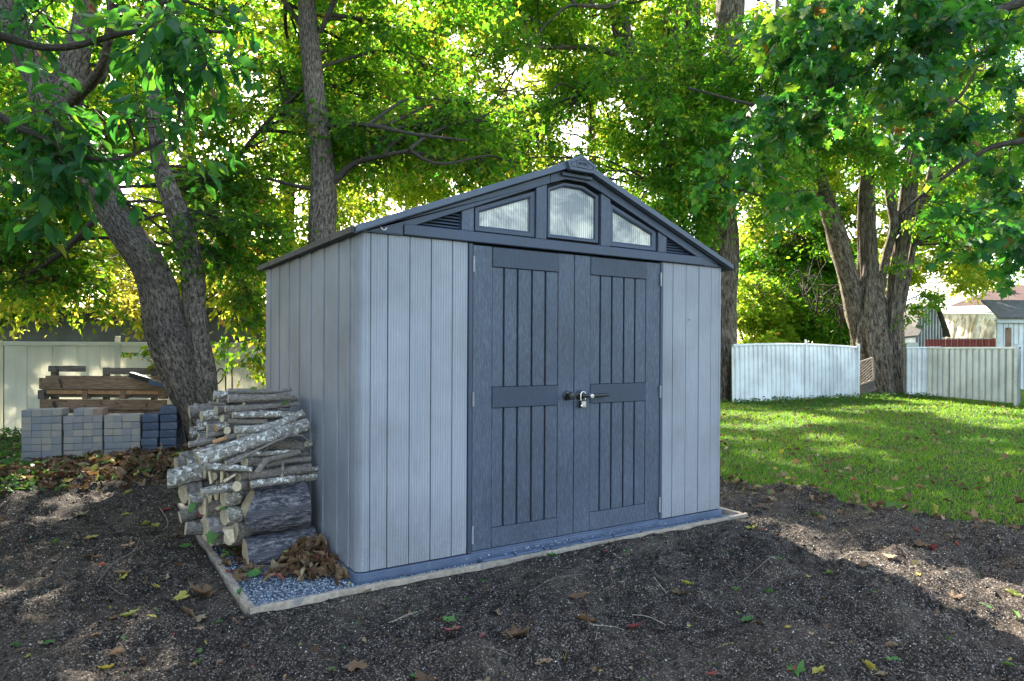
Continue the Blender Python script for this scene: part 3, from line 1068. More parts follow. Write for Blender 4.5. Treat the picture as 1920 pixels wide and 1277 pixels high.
# louvred vents
for s in (-1, 1):
    base = link("vent", box_mesh("vent", -0.001, 0.001, -0.001, 0.001, -0.001, 0.001, MAT["gap"], 0), shed)
    base.data = mesh_np("vent_backing", [(XC + s * 0.775, 0.033, 1.832), (XC + s * 1.06, 0.033, 1.832), (XC + s * 0.775, 0.033, 1.95)], [[0, 1, 2]], MAT["gap"], shed).data
    bpy.data.objects.remove(bpy.data.objects["vent_backing"])
    for k in range(6):
        z = 1.838 + k * 0.0175
        xe = 0.775 + max(0.02, (1.955 - z - 0.012) / 0.12 * 0.285)
        xa, xb = XC + s * 0.777, XC + s * min(xe, 1.055)
        xa, xb = min(xa, xb), max(xa, xb)
        prism("louvre", [(0.010, z + 0.001), (0.014, z + 0.009), (0.031, z + 0.0135), (0.031, z + 0.0055)], xa, xb, MAT["trim"], base, axis=0)
# apex plaque with oval emblem
plq = [(XC - 0.088, 2.262), (XC + 0.088, 2.262), (XC + 0.108, 2.300), (XC + 0.0, 2.348), (XC - 0.108, 2.300)]
plq = [(XC - 0.088, 2.243), (XC + 0.088, 2.243), (XC + 0.112, 2.292), (XC, 2.343), (XC - 0.112, 2.292)]
pq = prism("plaque", plq, -0.078, -0.040, MAT["roofdark"], shed, bev=0.003)
prism("ridge_cap", [(XC - 0.112, 2.2935), (XC - 0.112, 2.278), (XC, 2.328), (XC + 0.112, 2.278), (XC + 0.112, 2.2935), (XC, 2.3435)][::-1], -0.0395, SD + 0.055, MAT["roofdark"], shed, bev=0.002)
ring_frame("plaque_groove", inset_poly(plq, 0.022), 0.004, -0.0795, -0.0775, MAT["gap"], pq)
ov = [(XC + 0.042 * math.copysign(abs(math.cos(a)) ** 0.6, math.cos(a)), 2.288 + 0.020 * math.copysign(abs(math.sin(a)) ** 0.8, math.sin(a))) for a in np.linspace(0, 2 * math.pi, 25)[:-1]]
ring_frame("emblem_ring", ov, 0.004, -0.0808, -0.0775, MAT["trim"], pq)
fc = bpy.data.curves.new("lettering", "FONT")
fc.body = "KETER"
fc.size = 0.022
fc.extrude = 0.0012
fc.align_x = "CENTER"
fc.align_y = "CENTER"
fo = bpy.data.objects.new("lettering_curve", fc)
scene.collection.objects.link(fo)
dg = bpy.context.evaluated_depsgraph_get()
me = bpy.data.meshes.new_from_object(fo.evaluated_get(dg))
bpy.data.objects.remove(fo)
me.materials.clear()
me.materials.append(MAT["gap"])
lo = link("lettering", me, pq)
lo.location = tuple(np.array((XC, -0.0795, 2.288)) - ORG[shed.name])
lo.rotation_euler = (math.pi / 2, 0, 0)

# threshold stones under the doors
xs = [0.690, 0.905, 1.105, 1.150, 1.385, 1.63, 1.86, 2.075]
for k in range(len(xs) - 1):
    o = box("threshold_paver", xs[k] + 0.004, xs[k + 1] - 0.004, -0.066, -0.014, -0.02, 0.030 + 0.002 * (k % 3), MAT["plinth"], None, bev=0.005)
    o["group"] = "threshold pavers under the doors"
    o["category"] = "paver"
    o["label"] = ["dark threshold paver under the hinge edge of the left-hand door", "dark threshold paver under the planks of the left-hand door",
                  "narrow sliver of threshold paver under the left-hand door", "dark threshold paver below the black door knob",
                  "dark threshold paver below the padlock", "dark threshold paver under the planks of the right-hand door",
                  "dark threshold paver under the hinge edge of the right-hand door"][k]

# ------------------------------------------------------------------ where gaps in the crowns let the sun through
LIT = []          # (x, y, r) on the ground


def lit_px(px, py, r, z=0.0):
    p = on(px, py, 2, z)
    q = p - SUN * (z / SUN[2])
    LIT.append((q[0], q[1], r))


for a in [(2.80, -0.35, .16), (2.66, -0.65, .22), (2.58, -0.95, .26), (2.60, -1.2, .25), (2.60, -1.5, .22), (2.64, -1.75, .17), (2.7, -2.0, .2), (2.84, -0.6, .15), (2.8, -2.3, .2)]:
    LIT.append(a)
for a in [(40, 1105, .17), (25, 1160, .15), (75, 1135, .12), (180, 1175, .12), (290, 1180, .11), (130, 1075, .13), (100, 960, .24), (30, 985, .22), (200, 1085, .13), (310, 1000, .12), (240, 940, .14), (345, 952, .12), (15, 1120, .17)]:
    lit_px(*a)
for a in [(1500, 778, .8), (1560, 772, .8), (1530, 790, .5), (1620, 762, .9), (1690, 766, 1.0), (1760, 768, 1.0), (1850, 785, .8), (1700, 750, 1.3), (1900, 798, .7), (1470, 796, .4), (1560, 845, .28), (1600, 838, .25), (1640, 850, .2), (1420, 850, .35), (1450, 862, .28), (1490, 868, .28), (1540, 822, .3), (1750, 925, .10), (1790, 747, 1.2), (1880, 762, 1.0), (1400, 800, .5), (1385, 825, .4), (1850, 825, .35), (1780, 800, .4), (1900, 850, .22), (1680, 862, .15), (1830, 745, .9), (1380, 775, .5), (1800, 975, .08)]:
    lit_px(*a)
for a in [(80, 770, .10), (140, 768, .12), (200, 770, .10), (235, 775, .1), (170, 712, .2), (240, 712, .22), (285, 715, .2), (110, 715, .15)]:
    lit_px(a[0], a[1], a[2], 0.60)
for a in [(480, 880, .06), (420, 800, .05), (540, 905, .05)]:
    p = on(a[0], a[1], 1, 0.7)
    q = p - SUN * (p[2] / SUN[2])
    LIT.append((q[0], q[1], a[2]))
LIT = np.array(LIT)
# openings higher up that let the sun reach foliage hanging low behind: (ground x, ground y, radius, only above this height)
LIT_HI = []
for a in [(40, 560, 10.5, .5), (110, 590, 10.5, .5), (190, 600, 10.5, .5), (250, 590, 10.5, .5), (60, 500, 11, .5), (170, 520, 11, .5), (240, 540, 11, .4), (430, 590, 10.4, .5), (470, 540, 10.5, .5), (455, 640, 7.8, .35), (470, 700, 7.7, .3), (400, 500, 10, .4),
          (60, 400, 11, .4), (450, 420, 11, .5), (700, 290, 9, .4), (800, 250, 12, .5), (680, 380, 16, .6), (760, 330, 15, .6), (1040, 250, 15, .7), (1120, 300, 16, .7), (620, 120, 9, .3), (500, 200, 10, .5), (1420, 560, 21, .9), (1500, 540, 21, .9), (1560, 560, 21, .7), (1240, 80, 20, 1.), (1720, 520, 25, 1.), (1800, 480, 25, 1.), (1850, 520, 25, .9), (330, 120, 9, .4), (400, 60, 9, .4), (60, 740, 9.3, .5), (160, 660, 9.3, .5), (250, 660, 9.3, .5), (440, 680, 9.3, .5)]:
    p = at(a[0], a[1], a[2])
    q = p - SUN * (p[2] / SUN[2])
    LIT_HI.append((q[0], q[1], a[3], p[2] + 0.9))


def carve(P_):
    """True for points whose shadow stays off the sun flecks, and which keep clear of the shed and of the ground"""
    g_ = P_[:, :2] - SUN[None, :2] * (P_[:, 2:3] / SUN[2])
    wob = 1.0 + 0.5 * fbm(g_[:, 0] * 5, g_[:, 1] * 5, 3)
    ok = np.ones(len(P_), bool)
    for x, y, r in LIT:
        ok &= (g_[:, 0] - x) ** 2 + (g_[:, 1] - y) ** 2 > (r * wob) ** 2
    for x, y, r, zm in LIT_HI:
        ok &= ((g_[:, 0] - x) ** 2 + (g_[:, 1] - y) ** 2 > (r * wob) ** 2) | (P_[:, 2] < zm)
    ins = (P_[:, 0] > -0.25) & (P_[:, 0] < 2.95) & (P_[:, 1] > -0.3) & (P_[:, 1] < 2.25) & (P_[:, 2] < 2.6)
    return ok & ~ins & (P_[:, 2] > 0.12)


# ------------------------------------------------------------------ leaves, vectorised
T_SIMPLE = (np.array([(0, 0, 0), (0.42, 0.30, 0.10), (1, 0, -0.12), (0.42, -0.30, 0.10)]), np.array([(0, 2, 1), (0, 3, 2)]))
T_LOBED = (np.array([(0, 0, 0), (0.40, 0.44, 0.08), (0.50, 0.17, 0.05), (1.0, 0, -0.12), (0.50, -0.17, 0.05), (0.40, -0.44, 0.08)]), np.array([(0, 2, 1), (0, 3, 2), (0, 4, 3), (0, 5, 4)]))
_o = [(0, 0), (0.02, 0.22), (-0.05, 0.45), (0.18, 0.36), (0.30, 0.60), (0.42, 0.50), (0.56, 0.56), (0.50, 0.22), (0.72, 0.30), (0.80, 0.14), (1.05, 0)]
_o = _o + [(x, -y) for x, y in _o[-2:0:-1]]
_mv = [(0.30, 0, 0.0)] + [(x, y, 0.10 * abs(y) - 0.12 * x * x) for x, y in _o]
T_MAPLE = (np.array(_mv), np.array([(0, i, i % (len(_o)) + 1) for i in range(1, len(_o) + 1)]))
_av = [(0, 0, 0), (0.18, 0.15, 0.04), (0.42, 0.22, 0.07), (0.72, 0.12, 0.0), (1.0, 0, -0.18), (0.72, -0.12, 0.0), (0.42, -0.22, 0.07), (0.18, -0.15, 0.04), (0.45, 0, -0.04)]
T_OVATE = (np.array(_av), np.array([(8, i, (i + 1) % 8) for i in range(8)]))


def norm(a):
    return a / (np.linalg.norm(a, axis=-1, keepdims=True) + 1e-9)


def leaf_mesh(P_, D, N, S, tint, template):
    """returns V, triangles, tint for leaves at P_ pointing along D with upper side N and length S"""
    tv, tf = template
    D = norm(D)
    N = norm(N - (N * D).sum(1, keepdims=True) * D)
    B = np.cross(N, D)
    wid = S * rng.uniform(0.8, 1.15, len(S))
    curl = rng.uniform(-0.6, 2.0, len(S))
    V = P_[:, None, :] + S[:, None, None] * tv[None, :, 0:1] * D[:, None, :] + wid[:, None, None] * tv[None, :, 1:2] * B[:, None, :] + (S * curl)[:, None, None] * tv[None, :, 2:3] * N[:, None, :]
    k = len(tv)
    Fc = tf[None, :, :] + (np.arange(len(P_)) * k)[:, None, None]
    return V.reshape(-1, 3), Fc.reshape(-1, 3), np.repeat(tint, k)


def sprays(starts, dirs, lens, nleaf, size, template, tint_shift=0.0, droop=0.35, hang=0.5):
    """leafy twigs: returns leaf arrays and twig arrays"""
    S_ = len(starts)
    t = np.tile(np.linspace(0.15, 1.0, nleaf), (S_, 1)) + rng.uniform(-0.05, 0.05, (S_, nleaf))
    d = norm(dirs)
    down = np.array([0, 0, -1.0])
    P_ = starts[:, None, :] + d[:, None, :] * (lens[:, None] * t)[..., None] + down * (droop * lens[:, None] * t ** 2)[..., None]
    side = norm(np.cross(d, np.array([0, 0, 1.0]) + rng.normal(0, 0.3, (S_, 3))))
    sg = np.where(np.arange(nleaf) % 2 == 0, 1.0, -1.0)[None, :, None]
    Dl = d[:, None, :] * 0.55 + side[:, None, :] * sg * 0.8 + down * hang + rng.normal(0, 0.38, (S_, nleaf, 3))
    Nl = np.array([0, 0, 1.0]) * 0.8 + rng.normal(0, 0.55, (S_, nleaf, 3))
    P_ = P_ + norm(Dl) * (size * 0.25)
    P_ = P_.reshape(-1, 3)
    sc = size * rng.uniform(0.42, 1.35, S_ * nleaf)
    base = np.repeat(rng.normal(0, 0.12, S_), nleaf)
    tint = np.clip(0.45 + tint_shift + base + rng.normal(0, 0.17, len(P_)), 0, 0.95)
    odd = rng.random(len(P_)) < 0.012
    tint[odd] = 0.99
    ok = carve(P_)
    L = leaf_mesh(P_[ok], Dl.reshape(-1, 3)[ok], Nl.reshape(-1, 3)[ok], sc[ok], tint[ok], template)
    # twigs: three-sided slivers
    e = starts + d * lens[:, None] + down * (droop * lens)[:, None]
    okt = carve(e) & carve(starts)
    a, b = starts[okt], e[okt]
    mid = (a + b) / 2 + np.array([0, 0, 1]) * (lens[okt] * droop * 0.25)[:, None]
    n = len(a)
    u = norm(np.cross(b - a, np.array([0.3, 0.2, 1.0])))
    w = norm(np.cross(b - a, u))
    r = 0.0035 * (size / 0.08) ** 0.5
    tv = []
    for c, rr in ((a, r), (b, r * 0.4)):
        for k in range(3):
            an = 2 * math.pi * k / 3
            tv.append(c + rr * (math.cos(an) * u + math.sin(an) * w))
    TV = np.stack(tv, 1).reshape(-1, 3)
    q = []
    for s_ in range(1):
        for k in range(3):
            q.append((s_ * 3 + k, s_ * 3 + (k + 1) % 3, s_ * 3 + 3 + (k + 1) % 3, s_ * 3 + 3 + k))
    TQ = (np.array(q)[None] + (np.arange(n) * 6)[:, None, None]).reshape(-1, 4)
    return L, (TV, TQ)


def curve_pts(a, b, n, sag, wob):
    a, b = np.asarray(a, float), np.asarray(b, float)
    L = np.linalg.norm(b - a)
    t = np.linspace(0, 1, n)
    P_ = a + np.outer(t, b - a)
    P_[:, 2] += sag * L * np.sin(t * math.pi)
    k1, k2 = rng.normal(0, wob * L, 3), rng.normal(0, wob * L * 0.5, 3)
    P_ += np.outer(np.sin(t * math.pi), k1) + np.outer(np.sin(t * 2 * math.pi), k2)
    return P_


class Crown:
    def __init__(self, template):
        self.LV, self.LF, self.LT, self.n = [], [], [], 0
        self.branch = Bag()
        self.template = template
        self.twigs = True
        self.far = False

    def leaves(self, L):
        self.LV.append(L[0])
        self.LF.append(L[1] + self.n)
        self.LT.append(L[2])
        self.n += len(L[0])

    def clump(self, frm, centre, R, nspray, size, nleaf=9, r0=0.03, shift=0.0, subs=6, flat=0.6, slen=(0.25, 0.5), hang=0.5, template=None):
        if self.far:
            nspray, size = int(nspray * 0.7), size * 1.18
        """a bough from frm to centre that breaks into subs side branches carrying leafy sprays"""
        centre = np.asarray(centre, float)
        main = curve_pts(frm, centre, 9, 0.06, 0.05)
        V, Q, UV = tube(main, np.linspace(r0, r0 * 0.45, 9), 6 if self.twigs else 4)
        self.branch.add(V, Q, 0.5, UV)
        ends = rng.normal(0, 1, (subs, 3))
        ends = norm(ends) * R * rng.uniform(0.55, 1.05, (subs, 1)) * np.array([1, 1, flat])
        st, dr, ln = [], [], []
        per = max(1, nspray // subs)
        for e in ends:
            a = main[rng.integers(5, 9)]
            c = curve_pts(a, centre + e, 8, 0.05, 0.08)
            V, Q, UV = tube(c, np.linspace(r0 * 0.4, r0 * 0.12, 8), 5 if self.twigs else 3)
            self.branch.add(V, Q, 0.5, UV)
            t = rng.uniform(0.1, 1.0, per) ** 0.8 * 7
            i = np.minimum(t.astype(int), 6)
            p = c[i] + (c[i + 1] - c[i]) * (t - i)[:, None]
            ax = c[i + 1] - c[i]
            d = norm(ax) * 0.6 + rng.normal(0, 0.75, (per, 3)) * np.array([1, 1, 0.6])
            st.append(p + rng.normal(0, R * 0.06, (per, 3)))
            dr.append(d)
            ln.append(rng.uniform(slen[0], slen[1], per))
        L, (TV, TQ) = sprays(np.concatenate(st), np.concatenate(dr), np.concatenate(ln), nleaf, size, template or self.template, shift, hang=hang)
        self.leaves(L)
        if len(TV) and self.twigs:
            self.branch.add(TV, TQ, 0.5)

    def build(self, parent, mat):
        o = mesh_np("crown", np.concatenate(self.LV), np.concatenate(self.LF), mat, parent, False, np.concatenate(self.LT))
        o["kind"] = "stuff"
        b = self.branch.build("branches", MAT["twig"], parent)
        b["kind"] = "stuff"
        return o


def stem(name, pts, radii, mat, parent, seg=20, ridge=0.14, rn=9, step=0.07, seed=0.0):
    P_, R_ = smooth_path(pts, radii, step)
    P_ = P_ + np.stack([0.02 * fbm(np.arange(len(P_)) * 0.13 + seed, np.zeros(len(P_)) + k * 9.0, 3) * np.array(R_) * 12 for k in range(3)], 1) * 0.5
    if mat is not MAT['twig'] and seg >= 20:
        seg = 64
    V, Q, UV = tube(P_, R_, seg, ridge, rn, seed)
    o = mesh_np(name, V, Q, mat, parent, True, None, UV)
    return P_, R_


def px_path(rows, d):
    """rows of (px, py, half width px[, depth]) -> world points and radii"""
    P_, R_ = [], []
    for r in rows:
        dd = r[3] if len(r) > 3 else d
        P_.append(at(r[0], r[1], dd))
        R_.append(r[2] / F_PX * dd)
    return P_, R_


def nearest(paths, p, up=True):
    best, bd = None, 1e9
    for P_ in paths:
        q = P_[P_[:, 2] < p[2] + 0.2] if up else P_
        if len(q) == 0:
            q = P_
        d = np.linalg.norm(q - p, axis=1) + 0.35 * np.abs(q[:, 2] - (p[2] - 0.5))
        i = int(np.argmin(d))
        if d[i] < bd:
            bd, best = d[i], q[i]
    return best


def fill(cr, paths, regions):
    """regions: (px0, px1, py0, py1, d0, d1, count, R, nspray, leaf size, tint shift)"""
    for (a, b, c, d_, e, f, n, R, ns, sz, sh) in regions:
        for k in range(n):
            p = at(rng.uniform(a, b), rng.uniform(c, d_), rng.uniform(e, f))
            if p[2] < 0.5:
                continue
            cr.clump(nearest(paths, p), p, R * rng.uniform(0.75, 1.2), ns, sz, shift=sh, r0=0.012 + 0.018 * R)


# ---- leaning twin-trunk tree by the pavers
t1 = thing("maple_tree", "leaning grey-barked tree that forks into two trunks behind the woodpile", "tree", tuple(on(375, 870, 2, 0)))
P1, R1 = px_path([(402, 905, 50), (398, 870, 42), (391, 820, 36), (373, 770, 37), (353, 720, 39), (329, 660, 37), (313, 610, 35), (303, 560, 33), (281, 500, 30), (239, 440, 29), (199, 370, 29), (165, 300, 27), (132, 240, 28), (106, 190, 31)], 7.05)
m1, _ = stem("trunk", P1, R1, MAT["bark"], t1, 28, 0.13, 10, 0.05, 1.0)
P1b, R1b = px_path([(390, 830, 22, 7.1), (388, 770, 22, 7.0), (382, 700, 21, 7.0), (372, 640, 19, 7.05), (364, 570, 20, 7.1), (361, 500, 21, 7.15), (346, 440, 22, 7.15), (328, 385, 19, 7.1), (304, 320, 16, 7.1), (292, 240, 13, 7.0), (286, 150, 10, 7.0), (280, 20, 8, 6.9), (270, -160, 6, 6.8)], 7.1)
m1b, _ = stem("trunk", P1b, R1b, MAT["bark"], t1, 24, 0.12, 9, 0.05, 2.0)
P1c, R1c = px_path([(104, 215, 34), (75, 150, 26), (40, 90, 22), (15, 20, 19), (-20, -110, 15), (-60, -300, 10)], 7.05)
m1c, _ = stem("limb", P1c, R1c, MAT["bark"], t1, 20, 0.12, 9, 0.06, 3.0)
P1d, R1d = px_path([(110, 215, 32), (135, 130, 24), (155, 50, 18), (165, -60, 14), (190, -240, 9)], 7.1)
m1d, _ = stem("limb", P1d, R1d, MAT["bark"], t1, 20, 0.12, 9, 0.06, 4.0)
P1e, R1e = px_path([(120, 240, 20), (135, 190, 13, 6.6), (175, 150, 10, 6.0), (200, 100, 8, 5.6), (215, 10, 6, 5.3)], 7.0)
m1e, _ = stem("limb", P1e, R1e, MAT["bark"], t1, 12, 0.1, 6, 0.06, 5.0)
P1f, R1f = px_path([(158, 130, 9, 7.4), (190, 150, 7, 7.4), (203, 60, 6, 7.3), (208, -40, 5, 7.3)], 7.4)
stem("limb", P1f, R1f, MAT["bark"], t1, 10, 0.1, 6, 0.08, 6.0)
P1g, R1g = px_path([(180, 410, 6), (120, 470, 5, 7.4), (60, 510, 4, 7.7), (0, 535, 3, 8.0)], 7.1)
m1g, _ = stem("limb", P1g, R1g, MAT["twig"], t1, 8, 0.1, 6, 0.08, 6.0)
c1 = Crown(T_LOBED)
paths = [m1[60:], m1b[70:], m1c, m1d, m1e, m1g]
fill(c1, paths, [
    (-120, 480, -60, 330, 7.3, 10.0, 34, 0.6, 80, 0.085, 0.05),
    (-120, 170, 300, 560, 7.6, 9.0, 15, 0.55, 85, 0.09, 0.08),
    (380, 500, 330, 520, 7.0, 8.6, 9, 0.45, 70, 0.08, 0.02),
    (-200, 500, -560, -60, 6.5, 10.5, 17, 0.95, 70, 0.14, 0.0),
])
# hanging sprays beside the shed
for (a, b, d_, n) in ((455, 560, 7.6, 60), (446, 650, 7.6, 18), (474, 690, 7.5, 16), (478, 610, 7.7, 30), (350, 680, 7.9, 0), (283, 672, 7.8, 12)):
    if n:
        p = at(a, b, d_)
        c1.clump(p + np.array([0.1, 0.2, 0.7]), p, 0.26, n, 0.085, nleaf=8, r0=0.008, shift=0.25, subs=4, slen=(0.15, 0.3), hang=0.9)
c1.build(t1, MAT["leaf"])

# ---- slim straight tree rising behind the shed
t2 = thing("slim_tree", "slim straight tree trunk rising just behind the shed roof", "tree", tuple(at(612, 850, 7.6) * np.array([1, 1, 0])))
p0 = at(612, 850, 7.6)
P2, R2 = px_path([(612, 840, 32), (610, 640, 30), (608, 500, 28), (604, 430, 24), (606, 370, 23), (603, 300, 20), (594, 220, 20), (586, 130, 18), (578, 50, 17), (574, -20, 15), (566, -200, 12), (560, -420, 8)], 7.6)
P2[0][2] = -0.05
m2, _ = stem("trunk", P2, R2, MAT["bark"], t2, 24, 0.09, 10, 0.06, 7.0)
limbs2 = []
for rows in ([(618, 345, 9, 7.6), (640, 328, 7, 7.6), (668, 305, 5.5, 7.5), (720, 292, 4.5, 7.3), (768, 282, 3, 7.1)],
             [(606, 240, 6, 7.6), (640, 232, 4.6, 7.5), (700, 236, 4.2, 7.2), (780, 252, 3.4, 6.9), (880, 264, 2, 6.6)],
             [(598, 355, 5, 7.6), (560, 350, 4, 7.7), (520, 340, 3, 7.9), (480, 330, 2, 8.1)],
             [(586, 150, 5, 7.6), (560, 175, 4, 7.8), (500, 230, 3.5, 8.0), (440, 300, 2.5, 8.2), (425, 330, 2, 8.3)],
             [(600, 60, 5, 7.6), (640, -20, 5, 7.4), (700, -100, 4, 7.0), (800, -200, 3, 6.8)],
             [(572, 60, 5, 7.6), (520, -20, 5, 7.8), (470, -110, 4, 8.0)]):
    A_, B_ = px_path(rows, 7.6)
    limbs2.append(stem("limb", A_, B_, MAT["twig"], t2, 10, 0.08, 6, 0.07, rows[0][0])[0])
c2 = Crown(T_LOBED)
fill(c2, limbs2 + [m2[60:]], [
    (470, 900, -60, 330, 7.7, 10.0, 34, 0.6, 68, 0.08, 0.08),
    (640, 980, 180, 330, 7.0, 9.0, 7, 0.5, 65, 0.078, 0.1),
    (420, 980, -600, -60, 6.2, 10.0, 18, 0.95, 70, 0.14, 0.0),
])
c2.build(t2, MAT["leaf"])

# ---- massive tree behind the right-hand end of the shed
b3 = on(1375, 752, 2, 0)
t3 = thing("silver_maple_tree", "massive old tree with a flared trunk standing behind the right-hand end of the shed", "tree", tuple(b3))
P3, R3 = px_path([(1345, 775, 54), (1345, 745, 43), (1345, 690, 36), (1344, 600, 35), (1345, 520, 38), (1342, 440, 38), (1335, 370, 38), (1325, 300, 40), (1315, 240, 42)], 16.2)
m3, _ = stem("trunk", P3, R3, MAT["bark_old"], t3, 32, 0.2, 9, 0.12, 11.0)
l3 = []
for k, (rows, nm) in enumerate((
        ([(1335, 300, 34), (1345, 200, 28), (1362, 110, 27), (1370, 20, 26), (1376, -100, 22), (1390, -300, 15)], "limb"),
        ([(1310, 280, 32), (1290, 190, 26), (1272, 100, 23), (1262, 20, 21), (1250, -100, 16), (1235, -300, 11)], "limb"),
        ([(1318, 250, 18), (1308, 150, 15), (1300, 50, 14), (1296, -60, 12), (1300, -220, 8)], "limb"),
        ([(1312, 290, 22), (1250, 200, 16), (1205, 150, 14, 15.6), (1182, 100, 12, 15.5), (1170, 40, 11, 15.4), (1160, -60, 9, 15.2)], "limb"),
        ([(1200, 148, 10, 15.6), (1165, 108, 8, 15.5), (1120, 92, 6, 15.2), (1060, 88, 5, 14.8), (990, 92, 3, 14.5)], "limb"),
        ([(1215, 160, 8, 15.7), (1185, 150, 7, 15.6), (1130, 156, 5, 15.2), (1090, 178, 3.5, 14.8)], "limb"),
        ([(1180, 110, 8, 15.5), (1155, 60, 7, 15.5), (1148, -20, 6, 15.5)], "limb"),
        ([(1350, 420, 9, 16.0), (1290, 360, 6, 15.0), (1240, 350, 4, 14.2)], "limb"),
        ([(1255, -20, 10, 16), (1220, -30, 8, 15), (1150, 10, 5, 14), (1080, 10, 3, 13.4)], "limb"),
        ([(1370, 380, 10, 16), (1420, 330, 8, 15.6), (1470, 300, 5, 15)], "limb"))):
    A_, B_ = px_path(rows, 16.1)
    l3.append(stem(nm, A_, B_, MAT["bark_old"], t3, 18 if rows[0][2] > 12 else 9, 0.15, 8, 0.15, 20.0 + k)[0])
c3 = Crown(T_SIMPLE)
c3.twigs = False
fill(c3, l3 + [m3[20:]], [
    (880, 1320, -40, 330, 12.5, 18.0, 38, 0.95, 84, 0.105, 0.08),
    (900, 1180, 200, 340, 13.0, 17.0, 20, 0.8, 85, 0.10, 0.1),
    (1200, 1480, 60, 400, 12.5, 15.6, 34, 0.85, 88, 0.105, 0.0),
    (1180, 1300, 330, 470, 13.0, 15.4, 10, 0.7, 80, 0.10, 0.0),
    (860, 1500, -700, -40, 12.0, 19.5, 32, 1.6, 80, 0.20, 0.0),
])
c3.build(t3, MAT["leaf"])

# ---- multi-stemmed old tree between the two white fences
b4 = on(1652, 738, 2, 0)
t4 = thing("multi_stem_maple_tree", "old multi-stemmed tree with deeply furrowed bark in the gap between the two white fences", "tree", tuple(b4))
stems4 = []
D4 = 18.8
for k, rows in enumerate((
        [(1650, 750, 42), (1646, 725, 36), (1638, 680, 37), (1630, 620, 35), (1626, 570, 29), (1628, 510, 18), (1626, 450, 17), (1625, 380, 16), (1625, 300, 13), (1624, 220, 12), (1626, 140, 9), (1628, 40, 7), (1630, -120, 6)],
        [(1622, 720, 18), (1616, 640, 20), (1604, 580, 21), (1590, 520, 20), (1574, 460, 20), (1556, 400, 19), (1538, 350, 18), (1518, 300, 16), (1500, 275, 13)],
        [(1674, 747, 24), (1672, 700, 18), (1672, 640, 16), (1672, 590, 14), (1680, 520, 15), (1692, 450, 14), (1700, 390, 15), (1708, 330, 14), (1722, 270, 13), (1746, 220, 11), (1790, 170, 8), (1850, 110, 6)],
        [(1648, 600, 13), (1652, 530, 9), (1664, 470, 9), (1676, 420, 9), (1668, 360, 10), (1672, 300, 8), (1690, 220, 7), (1700, 130, 5), (1710, 0, 4)],
        [(1676, 690, 9), (1682, 620, 8), (1694, 560, 7), (1706, 500, 7), (1716, 440, 6), (1728, 380, 6), (1745, 320, 5), (1760, 240, 4)],
        [(1502, 300, 12), (1488, 290, 7, 18.4), (1500, 280, 6, 18.2), (1540, 280, 5, 17.6), (1600, 290, 4, 17.0)],
        [(1625, 180, 7, 18.8), (1600, 175, 7, 18.6), (1570, 195, 6, 18.2), (1540, 215, 4, 17.8)],
        [(1640, 330, 6, 18.6), (1680, 300, 6, 17.8), (1740, 230, 5, 17), (1800, 180, 4, 16.4), (1830, 130, 3, 16)])):
    A_, B_ = px_path(rows, D4)
    B_ = [b * 0.87 for b in B_]
    big = rows[0][2] > 18
    pp, rr = stem("trunk" if rows[0][1] > 590 else "limb", A_, B_, MAT["bark_old"], t4, 30 if big else 14, 0.24 if big else 0.14, 10, 0.14, 40.0 + k * 3)
    stems4.append(pp)
c4 = Crown(T_SIMPLE)
c4.twigs = False
fill(c4, [s[-max(10, len(s) // 2):] for s in stems4], [
    (1420, 1620, -40, 300, 14.5, 20.0, 26, 1.0, 90, 0.11, 0.0),
    (1620, 1960, -40, 330, 14.5, 21.0, 34, 1.0, 90, 0.11, 0.02),
    (1760, 1960, 330, 480, 16.0, 20.0, 9, 0.85, 80, 0.11, 0.0),
    (1420, 1500, 290, 380, 15.0, 18.0, 5, 0.7, 70, 0.105, 0.0),
    (1500, 2150, -750, -40, 14.0, 22.0, 22, 1.8, 80, 0.22, 0.0),
])
for (a, b, d_, n) in ((1672, 560, 17.9, 26), (1668, 640, 17.9, 18), (1700, 600, 18.0, 24), (1690, 500, 18.0, 24), (1715, 575, 20.0, 50), (1740, 555, 21.0, 60), (1760, 560, 22.0, 50), (1640, 600, 18, 3), (1560, 180, 17, 40), (1700, 420, 18, 20)):
    p = at(a, b, d_)
    c4.clump(p + np.array([0.1, 0.1, 0.4]), p, 0.4, n, 0.10, nleaf=8, r0=0.01, shift=0.15, subs=4, slen=(0.15, 0.35), hang=0.8)
c4.build(t4, MAT["leaf"])

